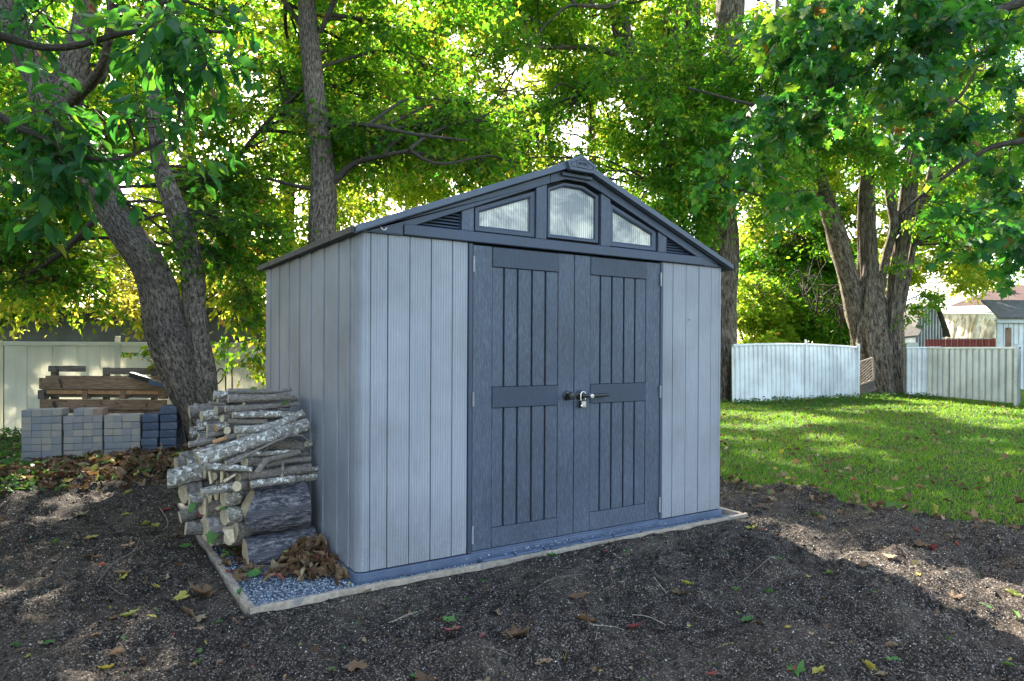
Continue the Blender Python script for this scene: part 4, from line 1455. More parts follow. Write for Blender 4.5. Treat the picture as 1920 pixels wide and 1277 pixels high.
# ---- trees beyond the fences, each its own thing
BG = [
    ("beyond_gap_low", "dark green tree closing the view above the bushes behind the first white fence", 1545, 25.5, [(1370, 1640, 380, 600, 23.5, 26.0, 44, 1.2, 95, 0.13, -0.1)], "leaf"),
    ("beyond_left", "yellow-green tree glowing above the cream fence, nearest the edge of the yard", 60, 13.0, [(-160, 210, 500, 575, 9.6, 11.4, 10, 0.5, 80, 0.09, 0.25), (-160, 210, 330, 560, 11.5, 14.5, 24, 0.85, 100, 0.10, 0.15), (-160, 240, -60, 330, 11.5, 15.0, 24, 1.0, 90, 0.12, 0.1)], "leaf_gold"),
    ("beyond_mid", "bright leafy tree directly above the grey neighbouring wall", 330, 14.5, [(180, 300, 500, 580, 9.6, 11.4, 6, 0.45, 70, 0.09, 0.45), (380, 500, 470, 570, 9.6, 11.4, 7, 0.42, 70, 0.09, 0.3), (200, 500, 330, 570, 12.5, 15.5, 24, 0.85, 95, 0.10, 0.05), (220, 520, -60, 330, 12.5, 16.0, 26, 1.0, 90, 0.12, 0.05)], "leaf_gold"),
    ("beyond_centre", "sunlit tree seen through the branches left of the slim trunk", 520, 16.5, [(430, 640, 300, 560, 14.5, 17.5, 30, 0.9, 85, 0.11, 0.1), (450, 700, -60, 300, 14.5, 18.0, 34, 1.1, 90, 0.12, 0.1)], "leaf_gold"),
    ("beyond_ridge", "sunlit tree filling the view above the left slope of the shed roof", 820, 19.0, [(620, 800, 270, 410, 16.5, 19.0, 9, 0.8, 90, 0.12, 0.0), (640, 1020, 120, 380, 17.0, 21.0, 54, 1.1, 100, 0.12, 0.1), (640, 1020, -60, 140, 17.0, 21.0, 40, 1.2, 95, 0.13, 0.05)], "leaf_gold"),
    ("beyond_gable", "sunlit tree seen above the shed ridge between the big trunks", 1120, 23.0, [(980, 1300, 150, 430, 21.0, 25.0, 34, 1.3, 90, 0.14, 0.15), (1000, 1330, -60, 150, 21.0, 25.0, 30, 1.5, 90, 0.15, 0.1)], "leaf_gold"),
    ("beyond_gap", "tall pale tree behind the first white fence", 1480, 29.0, [(1380, 1640, 300, 560, 24.0, 30.0, 60, 1.5, 105, 0.15, 0.1), (1380, 1640, 0, 300, 26.0, 31.0, 16, 1.8, 80, 0.20, 0.1)], "leaf_gold"),
    ("beyond_right", "pale green tree standing in front of the brown-roofed house", 1690, 27.0, [(1690, 1860, 380, 530, 23.0, 27.0, 34, 1.0, 90, 0.13, 0.1), (1700, 2000, 150, 460, 24.0, 29.0, 52, 1.6, 90, 0.16, 0.1)], "leaf_gold"),
]
for nm, lab, px, dd, regs, mt_ in BG:
    base = at(px, 700, dd) * np.array([1, 1, 0])
    tr = thing("background_tree", lab, "tree", tuple(base), "trees beyond the fences")
    top = at(px + rng.uniform(-30, 30), -150, dd)
    tp = [base + np.array([0, 0, -0.2]), base * 0.65 + np.array([top[0], top[1], 0]) * 0.35 + np.array([0.1, 0, 2.2]), np.array([top[0], top[1], top[2] * 0.6]), top]
    mm_, _ = stem("trunk", tp, [0.2, 0.17, 0.12, 0.05], MAT["bark"], tr, 12, 0.1, 7, 0.3, px * 0.1)
    cc = Crown(T_SIMPLE)
    cc.twigs, cc.far = False, True
    fill(cc, [mm_[len(mm_) // 5:]], regs)
    cc.build(tr, MAT[mt_])

# ---- bushes behind the first white fence
for k, (lab, px, py, dd, R, ns, sh) in enumerate((
        ("rusty green bush behind the near end of the first white fence", 1425, 565, 21.5, 1.3, 560, 0.0),
        ("dense green bush behind the middle of the first white fence", 1510, 560, 22.0, 1.6, 760, 0.05),
        ("dark bush pressed against the old multi-stemmed tree", 1580, 590, 20.8, 1.1, 420, 0.0))):
    c = at(px, py, dd)
    bs = thing("bush", lab, "bush", (c[0], c[1], 0), "bushes behind the first white fence")
    cc = Crown(T_SIMPLE)
    cc.twigs = False
    base = np.array([c[0], c[1], 0.0])
    for q in range(5):
        cc.clump(base, c + rng.normal(0, R * 0.3, 3), R, ns, 0.12, nleaf=8, r0=0.05, shift=sh, subs=9, flat=0.9, slen=(0.3, 0.6))
    cc.build(bs, MAT["leaf_gold"] if k < 1 else MAT["leaf"])

# ---- overhanging branches close to the camera
def hanging(label, base_px, mainpts, clumps, mat, tmpl, size, name):
    b0 = at(*base_px)
    t = thing(name, label, "tree", (b0[0], b0[1], 0))
    trunk_pts = [np.array([b0[0], b0[1], -0.1]), np.array([b0[0], b0[1], 1.6]), b0, b0 + np.array([0.1, 0.1, 2.0])]
    mm_, _ = stem("trunk", trunk_pts, [0.28, 0.24, 0.18, 0.10], MAT["bark"], t, 18, 0.12, 8, 0.1, 3)
    ps = []
    for rows in mainpts:
        A_, B_ = px_path(rows, 5)
        A_ = [b0] + A_
        B_ = [B_[0] * 1.5] + B_
        ps.append(stem("limb", A_, B_, MAT["twig"], t, 8, 0.08, 5, 0.07, rows[0][0])[0])
    cc = Crown(tmpl)
    for (x0, x1, y0, y1, d0, d1, n, R, ns) in clumps:
        for q in range(n):
            p = at(rng.uniform(x0, x1), rng.uniform(y0, y1), rng.uniform(d0, d1))
            cc.clump(nearest(ps, p, False), p, R, ns, size * (1.0 if R < 0.5 else 1.9), nleaf=7, r0=0.006, shift=rng.uniform(-0.15, 0.15), subs=4, slen=(0.15, 0.32), hang=0.8)
    cc.build(t, mat)


hanging("tree with broad dark leaves hanging in front of the forked twin trunk", (-420, 150, 4.6),
        [[(-100, 60, 9, 4.4), (100, 90, 7, 4.3), (250, 60, 5, 4.2), (420, 60, 3, 4.2)],
         [(-100, 180, 9, 4.3), (60, 250, 6, 4.1), (200, 300, 4, 4.0), (330, 240, 3, 4.2), (322, 140, 2, 4.3)]],
        [(20, 240, 210, 330, 3.8, 4.4, 9, 0.24, 10), (240, 410, 40, 140, 4.0, 4.6, 8, 0.2, 9), (0, 150, 330, 440, 4.0, 4.6, 3, 0.2, 7), (0, 120, -40, 120, 4.2, 4.8, 3, 0.22, 8), (300, 420, 240, 330, 4.4, 4.9, 2, 0.2, 5)],
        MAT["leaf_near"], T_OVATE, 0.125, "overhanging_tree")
hanging("maple with lobed dark leaves overhanging the lawn from beyond the edge of the view", (2450, -100, 6.5),
        [[(2150, -60, 12, 6.4), (1900, 10, 9, 6.2), (1700, 90, 6, 6.2), (1560, 160, 4, 6.4), (1450, 200, 3, 6.6), (1290, 165, 2, 6.8)],
         [(2150, 100, 10, 6.2), (1980, 240, 7, 6.0), (1850, 280, 5, 6.0), (1760, 340, 4, 6.0), (1690, 400, 3, 6.2)],
         [(2100, -150, 10, 6.4), (1850, -120, 8, 6.6), (1600, -80, 6, 6.8), (1420, 0, 4, 7.0)]],
        [(1500, 1920, -40, 120, 5.8, 7.0, 18, 0.34, 19), (1400, 1700, 100, 240, 6.2, 7.2, 8, 0.32, 17), (1740, 1940, 120, 420, 5.6, 6.6, 10, 0.3, 16), (1330, 1480, 200, 380, 6.8, 7.8, 5, 0.3, 15), (1800, 1940, 380, 470, 5.6, 6.2, 4, 0.22, 10), (1420, 1560, 40, 120, 6.2, 7.0, 5, 0.3, 14)],
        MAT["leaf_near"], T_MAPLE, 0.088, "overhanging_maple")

# made-up tall hedge, unseen past the left edge, added to shade the shed's side
hg = thing("cedar_hedge", "tall dark hedge along the side of the yard facing the woodpile", "hedge", (-3.6, 2.5, 0))
ch = Crown(T_SIMPLE)
ch.twigs = False
for y in np.arange(-1.5, 7.2, 0.75):
    for z in (0.7, 1.7, 2.7, 3.7, 4.7, 5.6):
        ch.clump((-3.9, y, 0.0), (-3.75 + rng.normal(0, .08), y + rng.normal(0, .1), z), 0.5, 60, 0.11, nleaf=8, r0=0.03, shift=-0.3, subs=5, flat=1.0, slen=(0.2, 0.4))
ch.build(hg, MAT["ivy"])

# ------------------------------------------------------------------ woodpile
def log(name, A, B, r0, r1, mat, label, cutmat="cut", bend=0.0, seg=14, oval=1.0, slant=0.0, wedge=0.0, rough=0.10, group="logs stacked in the woodpile", cat="log"):
    A, B = np.array(A, float), np.array(B, float)
    L = np.linalg.norm(B - A)
    c = (A + B) / 2
    t = thing(name, label, cat, tuple(c), group)
    n = max(5, int(L / 0.03))
    tt = np.linspace(0, 1, n)
    P_ = A + np.outer(tt, B - A)
    P_[:, 2] += bend * np.sin(tt * math.pi)
    big = seg >= 28
    wob = max(r0, r1) * (0.03 if big else 0.18)
    sd = rng.uniform(0, 90)
    P_[1:-1] += np.stack([wob * fbm(tt[1:-1] * L * 6 + sd, tt[1:-1] * 0 + k * 5.0, 3) for k in range(3)], 1) * 1.6
    R_ = (r0 + (r1 - r0) * tt) * (1 + (0.06 if big else 0.22) * fbm(tt * L * 9 + sd, tt * 0 + 2.0, 3))
    V, Q, UV = tube(P_, R_, seg, rough, 7, sd)
    V = V.reshape(n, seg, 3)
    ax = (B - A) / L
    if oval != 1.0:
        V[:, :, 2] = P_[:, None, 2] + (V[:, :, 2] - P_[:, None, 2]) * oval
    if wedge:
        for i, w in ((0, 1.0), (1, 0.6), (2, 0.3)):
            V[i] += ax * (np.abs(V[i][:, 2] - P_[i][2] + r0 * 0.1) * wedge * w)[:, None]
    if slant:
        for i, w in ((0, 1.0), (1, 0.55), (2, 0.25)):
            V[i] -= ax * ((V[i][:, 2] - P_[i][2]) * slant * w)[:, None]
    mesh_np("bark", V.reshape(-1, 3), Q, mat, t, True, None, UV)
    for e, sgn in ((0, -1), (n - 1, 1)):
        ring = V[e]
        ctr = ring.mean(0)
        r_ = [ring, ctr + (ring - ctr) * 0.93 + ax * sgn * 0.0015, ctr + (ring - ctr) * 0.5 + ax * sgn * 0.002]
        CV = np.concatenate(r_ + [ctr[None] + ax * sgn * 0.001])
        Fc = []
        for k in range(seg):
            j = (k + 1) % seg
            for q in range(2):
                Fc.append([q * seg + k, q * seg + j, (q + 1) * seg + j, (q + 1) * seg + k])
            Fc.append([2 * seg + k, 2 * seg + j, 3 * seg])
        mesh_np("cut_end", CV, Fc, MAT[cutmat], t, False)
    return t


def plog(p, q, r0, r1, y0, y1, mat, label, **kw):
    """log given by its two ends as seen in the photograph, on the planes y=y0 and y=y1; radii in photograph pixels"""
    tw = 0.035 if q[0] - p[0] > 60 else 0.02
    A, B = on(p[0], p[1], 1, y0 + tw), on(q[0], q[1], 1, y1 - tw)
    log(kw.pop("name", "firewood_log"), A, B, r0 * depth_of(A) / F_PX, r1 * depth_of(B) / F_PX, MAT[mat], label, **kw)


PL = [
    ((452, 962), (575, 946), 42, 42, .62, .66, "log_block", "biggest dark weathered log, upper of the two thick ones at the front of the woodpile", dict(wedge=0.5, seg=28, rough=0.12)),
    ((460, 1041), (587, 1016), 31, 32, .56, .62, "log_block", "thick dark weathered log lying on the gravel at the very bottom of the woodpile", dict(seg=28, rough=0.12)),
    ((372, 860), (577, 796), 12.5, 13, .55, .66, "log_birch", "longest log, white-flecked and slanting right across the woodpile", dict(seg=18)),
    ((470, 909), (551, 898), 7.5, 7.5, .52, .58, "log_birch", "white-barked log with a sawn stub resting on the big dark log", {}),
    ((551, 897), (592, 893), 8, 7.5, .62, .68, "log_birch", "white-flecked log end beside the stubby white log, touching the shed side", {}),
    ((444, 912), (470, 908), 9.5, 10, .52, .72, "log_slim", "short round log showing its sawn face above the big dark log", {}),
    ((378, 924), (436, 911), 9, 9.5, .60, .66, "log_birch", "grey flecked log lying across the propped split pieces", {}),
    ((467, 893), (583, 877), 9, 9.5, .62, .66, "log_slim", "smooth grey log in the row just above the white stubby log", {}),
    ((580, 880), (597, 879), 5, 5, .60, .66, "log_birch", "thin white log end poking out towards the shed wall", {}),
    ((383, 873), (472, 881), 9, 5, .55, .60, "log_birch", "white log marked with dark patches, thick sawn end facing outward", dict(slant=0.3)),
    ((482, 886), (499, 862), 6, 6.5, .50, .55, "log_slim", "short broken stick standing diagonally against the pile", dict(cutmat="cut_orange")),
    ((500, 872), (582, 861), 5.5, 5, .60, .66, "log_slim", "crooked grey branch log with a side twig, above the smooth grey log", dict(bend=0.01)),
    ((531, 868), (529, 892), 3, 3, .56, .56, "log_slim", "side twig pointing down from the crooked grey branch log", dict(seg=8)),
    ((458, 867), (500, 864), 9, 9, .60, .72, "log_slim", "stout round log whose pale sawn end faces out at mid height", {}),
    ((500, 863), (562, 847), 6, 5.5, .58, .64, "log_slim", "dark slim log running up from the diagonal stick", {}),
    ((463, 852), (550, 847), 4.5, 4, .60, .66, "log_birch", "thin white-flecked pole at mid height of the woodpile", {}),
    ((423, 869), (464, 852), 5, 4.5, .55, .60, "log_slim", "dark split rail under the long slanting log", {}),
    ((548, 854), (576, 852), 6, 6.5, .70, .74, "log_slim", "dark log end in shade near the shed at mid height", {}),
    ((503, 832), (574, 839), 13, 10, .72, .78, "log_slim", "thick grey log under the branching twig, close to the shed", dict(seg=18)),
    ((573, 832), (584, 832), 6, 6, .66, .70, "log_birch", "white round log end sticking out near the shed under the twig", {}),
    ((366, 855), (452, 838), 12, 11, .72, .76, "log_slim", "stout log with an oval pale end beside the long slanting log", dict(seg=18)),
    ((387, 842), (452, 829), 7, 7, .78, .82, "log_birch", "flecked log peeping out just above the long slanting log", {}),
    ((354, 834), (403, 824), 6, 6.5, .85, .90, "log_slim", "dark log projecting furthest out on the tree side above mid height", {}),
    ((388, 817), (422, 811), 5, 5, .85, .88, "log_slim", "short dark log just above the furthest projecting one", {}),
    ((400, 829), (424, 821), 4, 4, .78, .8, "cut_orange", "orange split sliver lying on the projecting dark log", dict(cutmat="cut_orange")),
    ((423, 821), (470, 815), 6, 6, .72, .78, "log_slim", "short log with an orange sawn end", dict(cutmat="cut_orange")),
    ((446, 817), (494, 811), 6.5, 6.5, .66, .72, "log_birch", "flecked log directly under the rising slim log", {}),
    ((440, 806), (569, 774), 8, 7.5, .64, .70, "log_birch", "flecked log rising towards the shed in the upper half", dict(bend=-0.03, seg=16)),
    ((404, 802), (426, 797), 8, 8, .80, .86, "log_birch", "pale stub log beside the trunk, upper half of the woodpile", dict(cutmat="cut_orange")),
    ((426, 807), (442, 806), 7, 7, .74, .86, "log_slim", "short grey stub with its face turned out, next to the pale stub", {}),
    ((428, 790), (500, 791), 5, 5, .72, .76, "log_slim", "dark slim log below the sixth row from the top", {}),
    ((436, 778), (550, 777), 6.5, 6, .68, .74, "log_birch", "straight flecked log one row above the rising log", {}),
    ((416, 785), (440, 782), 6, 6, .74, .84, "log_slim", "dark stub with a pale sawn face beside the straight flecked log", {}),
    ((422, 767), (560, 757), 7, 4, .68, .74, "log_slim", "long tapering grey log three rows from the top of the woodpile", {}),
    ((405, 770), (424, 767), 8, 8, .86, .92, "log_slim", "shaded stub behind the tapering grey log", {}),
    ((393, 755), (422, 758), 2.5, 2.5, .80, .84, "log_slim", "thin stick poking out towards the leaning tree near the top", dict(seg=8)),
    ((428, 748), (545, 744), 7.5, 7, .68, .74, "log_slim", "stout scaly log one row from the top of the woodpile", dict(seg=16)),
    ((543, 748), (557, 747), 6, 6, .76, .80, "log_slim", "brownish log end behind the stout scaly log", {}),
    ((401, 743), (426, 740), 6, 6, .80, .84, "log_birch", "pinkish log end near the top on the tree side", {}),
    ((427, 733), (516, 734), 5, 4.5, .70, .76, "log_slim", "topmost log of the woodpile, dark and mossy", {}),
    ((514, 736), (547, 730), 2.5, 3, .72, .76, "log_slim", "peeled brown stick on top of the pile nearest the shed", dict(seg=8)),
    ((315, 900), (385, 882), 18, 17, 1.05, 1.10, "log_birch", "thick flecked log lying out on its own at the tree side of the pile", dict(seg=20, slant=-0.2)),
    ((330, 872), (388, 862), 14, 14, 1.35, 1.40, "log_slim", "shaded thick log behind the outlying flecked log", dict(seg=16)),
    ((343, 926), (378, 920), 20, 20, 1.15, 1.2, "log_grey", "upright grey block under the outlying flecked log", dict(seg=18)),
    ((384, 992), (420, 984), 21, 21, .86, .92, "log_grey", "pale grey block standing on the gravel beside the timber edging", dict(seg=18)),
    ((381, 952), (420, 947), 19, 19, .88, .94, "log_slim", "dark block stacked on the pale grey block", dict(seg=18)),
    ((418, 935), (446, 931), 15, 15, .74, .80, "log_birch", "whitish split block wedged beside the biggest dark log", dict(seg=16)),
    ((420, 968), (448, 966), 16, 16, .74, .80, "log_birch", "split block with a chalky face beside the dark blocks", dict(seg=16)),
    ((434, 1000), (462, 996), 20, 20, .72, .80, "log_slim", "small dark block behind the bottom weathered log", dict(seg=16)),
    ((401, 894), (425, 892), 7.5, 7.5, .66, .80, "log_slim", "round sawn log face under the white patched log", {}),
    ((446, 896), (476, 889), 8.5, 8, .62, .70, "log_slim", "knobbly log beside the sawn round face", {}),
    ((424, 893), (448, 889), 7, 7, .72, .8, "log_slim", "shaded log set back under the dark split rail", {}),
]
for a in PL:
    plog(a[0], a[1], a[2], a[3], a[4], a[5], a[6], a[7], **a[8])
# rear rows that close the pile
k = 0
rear = thing("rear_log_row", "shaded back rows of firewood behind the front logs of the woodpile", "firewood", tuple(on(480, 1000, 1, 1.0)))
for row in range(13):
    for col in range(3):
        yy = 0.95 + col * 0.28 + rng.uniform(-0.03, 0.03)
        z = 0.09 + row * 0.078
        if z > 0.90:
            continue
        rr = rng.uniform(0.034, 0.044)
        xl = -0.50 - 0.1 * (row % 2) + rng.uniform(-0.06, 0.06) + (0.1 if row > 9 else 0)
        xr = -0.09 + rng.uniform(-0.03, 0.03)
        pts = curve_pts((xl, yy, z), (xr, yy + rng.uniform(-0.03, 0.03), z + rng.uniform(-0.02, 0.02)), 8, 0.0, 0.02)
        V, Q, UV = tube(pts, np.linspace(rr, rr * 0.9, 8), 10, 0.1, 7, row + col)
        o = mesh_np("log", V, Q, MAT["log_slim" if (row + col) % 3 else "log_birch"], rear, True, None, UV)
        c0 = V[:10].mean(0)
        mesh_np("cut_end", np.concatenate([V[:10], c0[None] - [0.002, 0, 0]]), [[i, (i + 1) % 10, 10] for i in range(10)], MAT["cut"], o)
# split wedges
for (poly, y, lab, mt_) in (
        ([(416, 993), (437, 992), (440, 1016), (432, 1018)], .60, "pale triangular split wedge low beside the bottom weathered log", "cut"),
        ([(388, 926), (398, 923), (396, 941), (391, 944)], .84, "first narrow pale wedge hanging under the grey flecked log", "cut"),
        ([(400, 926), (411, 921), (408, 938), (403, 938)], .84, "second narrow pale wedge hanging under the grey flecked log", "cut"),
        ([(402, 953), (418, 945), (419, 951), (408, 957)], .82, "small pale splinter in the hollow above the grey block", "cut"),
        ([(413, 884), (418, 884), (417, 905), (413, 905)], .60, "upright pale splinter beside the round sawn face", "cut"),
        ([(390, 884), (394, 884), (397, 907), (393, 908)], .60, "leaning pale splinter at the outer side of the pile", "cut"),
        ([(418, 901), (440, 889), (442, 891), (421, 905)], .57, "long pale splinter lying flat below the white patched log", "cut"),
        ([(383, 936), (386, 934), (386, 968), (380, 966)], .80, "tall thin split face standing at the outer edge of the pile", "cut"),
        ([(458, 1073), (560, 1053), (562, 1056), (460, 1077)], .50, "flat pale slat under the bottom weathered log", "timber")
        ):
    P_ = [on(a, b, 1, y) for a, b in poly]
    n = len(P_)
    V = P_ + [p + np.array([0.02, 0.06, 0]) for p in P_]
    Fc = [list(range(n)), list(range(2 * n - 1, n - 1, -1))] + [[i, n + i, n + (i + 1) % n, (i + 1) % n] for i in range(n)]
    V = np.array(V)
    o = mesh_np("wood_wedge", V, Fc, MAT[mt_], None, loc=V.mean(0))
    tag(o, lab, "firewood", "split wedges in the woodpile")
# thin forked branch thrown on the pile
fb = thing("forked_branch", "thin bare forked branch thrown across the front of the woodpile", "branch", tuple(on(500, 840, 1, .48)))
bg_ = Bag()
for rows in ([(438, 867, 2.6), (470, 850, 2.6), (512, 830, 2.4), (543, 815, 2.0), (552, 795, 1.4), (556, 786, .8)], [(543, 815, 1.6), (549, 800, 1.2), (553, 789, .8)], [(543, 815, 1.0), (565, 815, .7), (592, 818, .5)], [(540, 818, 1.6), (566, 817, 1.4), (580, 828, 1.2), (584, 832, .9)], [(513, 830, 1.3), (514, 820, 1), (512, 812, .7)], [(430, 872, 1.8), (455, 862, 2)]):
    pts = [on(a, b, 1, .47) for a, b, r in rows]
    rad = [r * depth_of(p) / F_PX for p, (_, _, r) in zip(pts, rows)]
    P_, R_ = smooth_path(pts, rad, 0.02)
    V, Q, UV = tube(P_, R_, 7)
    bg_.add(V, Q, .5, UV)
bg_.build("stick", MAT["log_slim"], fb)

# ------------------------------------------------------------------ pavers in stacks
A0, A1 = on(38, 884, 2, 0), on(332, 873, 2, 0)
px_cols = [(40, 117), (119, 193), (195, 264)]
row_dir = (A1 - A0) / np.linalg.norm(A1 - A0)
back_dir = np.array([-row_dir[1], row_dir[0], 0])
if back_dir @ AX_F < 0:
    back_dir = -back_dir


def along(px):
    """distance along the front line of the stacks seen at pixel px"""
    d = (px - 960) / F_PX * AX_R + AX_F
    n = np.array([-row_dir[1], row_dir[0], 0])
    t = ((A0 - CAM) @ n) / (d @ n)
    return float((CAM + t * d - A0) @ row_dir)


RH = 0.0665
_pm = {}


def brick_mesh(L, W, H, mat, key, r=0.004):
    if key not in _pm:
        _pm[key] = box_mesh("paver", -L / 2, L / 2, -W / 2, W / 2, -H / 2, H / 2, mat, r, 2 if r > 0.006 else 1)
    return _pm[key]


yawp = math.atan2(row_dir[1], row_dir[0])
stack_lab = ["stack of grey concrete pavers furthest from the shed, nine courses high", "middle stack of grey concrete pavers with a pinkish block on its top course", "stack of brownish concrete pavers next to the blue-grey blocks"]
for si, (a, b) in enumerate(px_cols):
    s0, s1 = along(a), along(b)
    st = thing("paver_stack", stack_lab[si], "paver stack", tuple(A0 + row_dir * (s0 + s1) / 2), "stacks of concrete pavers by the pallet")
    nrow = [9, 9, 8][si]
    wbr = (s1 - s0 - 0.006) / 4
    for r in range(nrow):
        for c in range(4):
            if si == 1 and r == 8 and c == 0:
                continue
            wide = 1
            for dpt in range(1):
                pink = si == 1 and r == 8 and c == 3
                me = brick_mesh(wbr - 0.0008, 0.20, RH - 0.003, MAT["paver_pink"] if pink else MAT["paver"], ("p", si, pink), 0.002)
                o = link("paver", me, st)
                ctr = A0 + row_dir * (s0 + wbr * (c + 0.5) + rng.normal(0, 0.001) + 0.004 * (vnoise(np.array([r * 1.7 + si * 9]), np.array([0.5]))[0] - .5)) + back_dir * (0.10 + 0.203 * dpt + rng.normal(0, 0.0012)) + np.array([0, 0, RH * (r + 0.5) - 0.015 + 0.006 * (c - 1.5) * (vnoise(np.array([r * .9 + si * 5]), np.array([7.5]))[0] - .5)])
                o.location = tuple(ctr - ORG[st.name])
                o.rotation_euler = (0, 0, yawp + rng.normal(0, 0.01))
    if True:   # the hidden inside of the stack
        pass
for si, (a, b, n) in enumerate(((266, 298, 7), (299, 332, 8))):
    s0, s1 = along(a), along(b)
    st = thing("block_stack", ["shorter stack of rounded blue-grey blocks between the brownish pavers and the taller blue-grey stack", "taller stack of rounded blue-grey blocks nearest the leaning tree"][si], "block stack", tuple(A0 + row_dir * (s0 + s1) / 2), "stacks of rounded blue-grey blocks")
    hh = 0.078
    for r in range(n):
        me = brick_mesh(s1 - s0 - 0.006, 0.3, hh - 0.004, MAT["paver_blue"], ("b", si), 0.014)
        o = link("block", me, st)
        ctr = A0 + row_dir * ((s0 + s1) / 2 + rng.normal(0, 0.003)) + back_dir * (0.15 + rng.normal(0, 0.004)) + np.array([0, 0, hh * (r + 0.5) - 0.03])
        o.location = tuple(ctr - ORG[st.name])
        o.rotation_euler = (0, 0, yawp + rng.normal(0, 0.015))

# ------------------------------------------------------------------ pallets behind the pavers
def pallet(label, px0, px1, d, boards, stringers, mat, off):
    """boards: (py_top, py_bot, px0, px1), stringers: (px0, px1, py0, py1); upright pallet facing the camera"""
    t = thing("wooden_pallet", label, "pallet", tuple(at((px0 + px1) / 2, 800, d) * np.array([1, 1, 0])), "old pallets leaning by the cream fence")
    for (x0, x1, y0, y1, o_, th, m_) in boards + stringers:
        c = at((x0 + x1) / 2, (y0 + y1) / 2, d + o_)
        hx, hz = (x1 - x0) / 2 / F_PX * (d + o_), (y1 - y0) / 2 / F_PX * (d + o_)
        horiz = x1 - x0 > y1 - y0
        fl_ = np.array([AX_F[0], AX_F[1], 0])
        obox("board" if horiz else "block", c, AX_R * np.array([1, 1, 0]) * (hx if horiz else hx), fl_ * th, np.array([0, 0, hz]), MAT[m_], t, bev=0.003, rough=0.0012 if horiz else 0)


DP = 7.35
pallet("heavy brown pallet standing on edge behind the paver stacks", 74, 313, DP,
       [(74, 312, 709, 730, 0.0, .011, "pallet"), (75, 313, 749, 768, 0.0, .011, "pallet"), (150, 312, 770, 782, .03, .011, "pallet"),
        (88, 302, 705, 713, .10, .03, "pallet"), (88, 302, 739, 745, .12, .011, "pallet_grey"), (90, 306, 732, 739, .055, .03, "cut_orange")],
       [(75, 88, 731, 748, .05, .04, "pallet_grey"), (158, 167, 731, 748, .05, .04, "pallet"), (229, 238, 731, 748, .05, .04, "pallet"), (300, 312, 731, 748, .05, .04, "pallet"), (226, 235, 768, 782, .07, .04, "pallet"), (96, 106, 768, 790, .07, .04, "pallet")], "pallet", 0)
pallet("greyer broken pallet whose upper slats show above the brown one", 90, 304, DP + .35,
       [(91, 160, 686, 697, 0, .011, "pallet_grey"), (197, 302, 690, 702, 0, .011, "pallet_grey"), (80, 310, 725, 745, 0, .011, "pallet_grey"), (80, 310, 760, 775, 0, .011, "pallet_grey")],
       [(99, 107, 687, 790, .05, .04, "pallet_grey"), (196, 203, 689, 790, .05, .04, "pallet_grey"), (286, 293, 689, 790, .05, .04, "pallet_grey")], "pallet_grey", .35)
# dark plastic channels lying on the pallet and planks leaning behind the trunk
for (p, q, d0, w, m_, lab, nm, ct) in (
        ((245, 702), (284, 714), 7.22, 4.5, "blackplastic", "black plastic channel lying slantwise on the brown pallet", "plastic_channel", "channel"),
        ((282, 716), (318, 724), 7.2, 5, "slate", "blue-grey strip lying beside the black channel on the pallet", "plastic_strip", "strip"),
        ((318, 768), (338, 756), 7.15, 4, "blackplastic", "short black channel end above the taller blue-grey stack", "plastic_channel", "channel")):
    c = (at(*p, d0) + at(*q, d0)) / 2
    h = (at(*q, d0) - at(*p, d0)) / 2
    o = obox(nm, c, h, np.array([AX_F[0], AX_F[1], 0]) * 0.04, np.cross(h / np.linalg.norm(h), AX_F) * (w / F_PX * d0), MAT[m_], None, bev=0.004)
    tag(o, lab, ct)
for k, (p, q, lab, m_) in enumerate((((333, 776), (347, 858), "blue-grey plank leaning nearest the blue-grey blocks", "slate"), ((342, 780), (357, 856), "dark plank leaning between two others behind the tree", "eave"), ((326, 770), (342, 862), "narrow pale-edged plank leaning on the block stack", "pallet_grey"), ((348, 772), (366, 850), "dark wide plank tucked against the tree foot", "iron"))):
    d0 = 7.25 + 0.06 * k
    c = (at(*p, d0) + at(*q, d0)) / 2
    h = (at(*q, d0) - at(*p, d0)) / 2
    o = obox("leaning_plank", c, h, np.cross(h / np.linalg.norm(h), AX_F) * 0.035, np.array([AX_F[0], AX_F[1], 0]) * 0.012, MAT[m_], None, bev=0.003)
    tag(o, lab, "plank", "planks leaning behind the leaning tree")
# black wire hoops
wh = thing("wire_hoop_edging", "black wire garden hoop edging standing behind the woodpile", "garden edging", tuple(at(424, 800, 7.8) * np.array([1, 1, 0])))
for rows in ([(423, 800), (423, 705), (420, 695), (414, 691), (408, 696), (405, 710), (404, 800)], [(435, 800), (435, 702), (432, 695), (426, 693), (421, 700), (416, 712), (408, 720)]):
    pts = [at(a, b, 7.8) for a, b in rows]
    P_, R_ = smooth_path(pts, [0.0075] * len(pts), 0.03)
    V, Q, UV = tube(P_, R_, 8)
    mesh_np("hoop", V, Q, MAT["iron"], wh, True)

# ------------------------------------------------------------------ cream fence at the back of the yard
fA, fB = at(-60, 640, 8.75), at(560, 645, 8.75)
fA[2] = fB[2] = 0
fdir = (fB - fA) / np.linalg.norm(fB - fA)
fn = np.array([-fdir[1], fdir[0], 0])
cf = thing("cream_fence", "tall cream vinyl fence with capped post behind the pallets and pavers", "fence", tuple(fA))
FT = at(200, 641, 8.75)[2]


def fbox(name, s0, s1, n0, n1, z0, z1, mat, parent, A_=None, d_=None, n_=None, bev=0.003):
    A_ = fA if A_ is None else A_
    d_ = fdir if d_ is None else d_
    n_ = fn if n_ is None else n_
    c = A_ + d_ * (s0 + s1) / 2 + n_ * (n0 + n1) / 2 + np.array([0, 0, (z0 + z1) / 2])
    return obox(name, c, d_ * (s1 - s0) / 2, n_ * (n1 - n0) / 2, np.array([0, 0, (z1 - z0) / 2]), MAT[mat], parent, bev=bev)


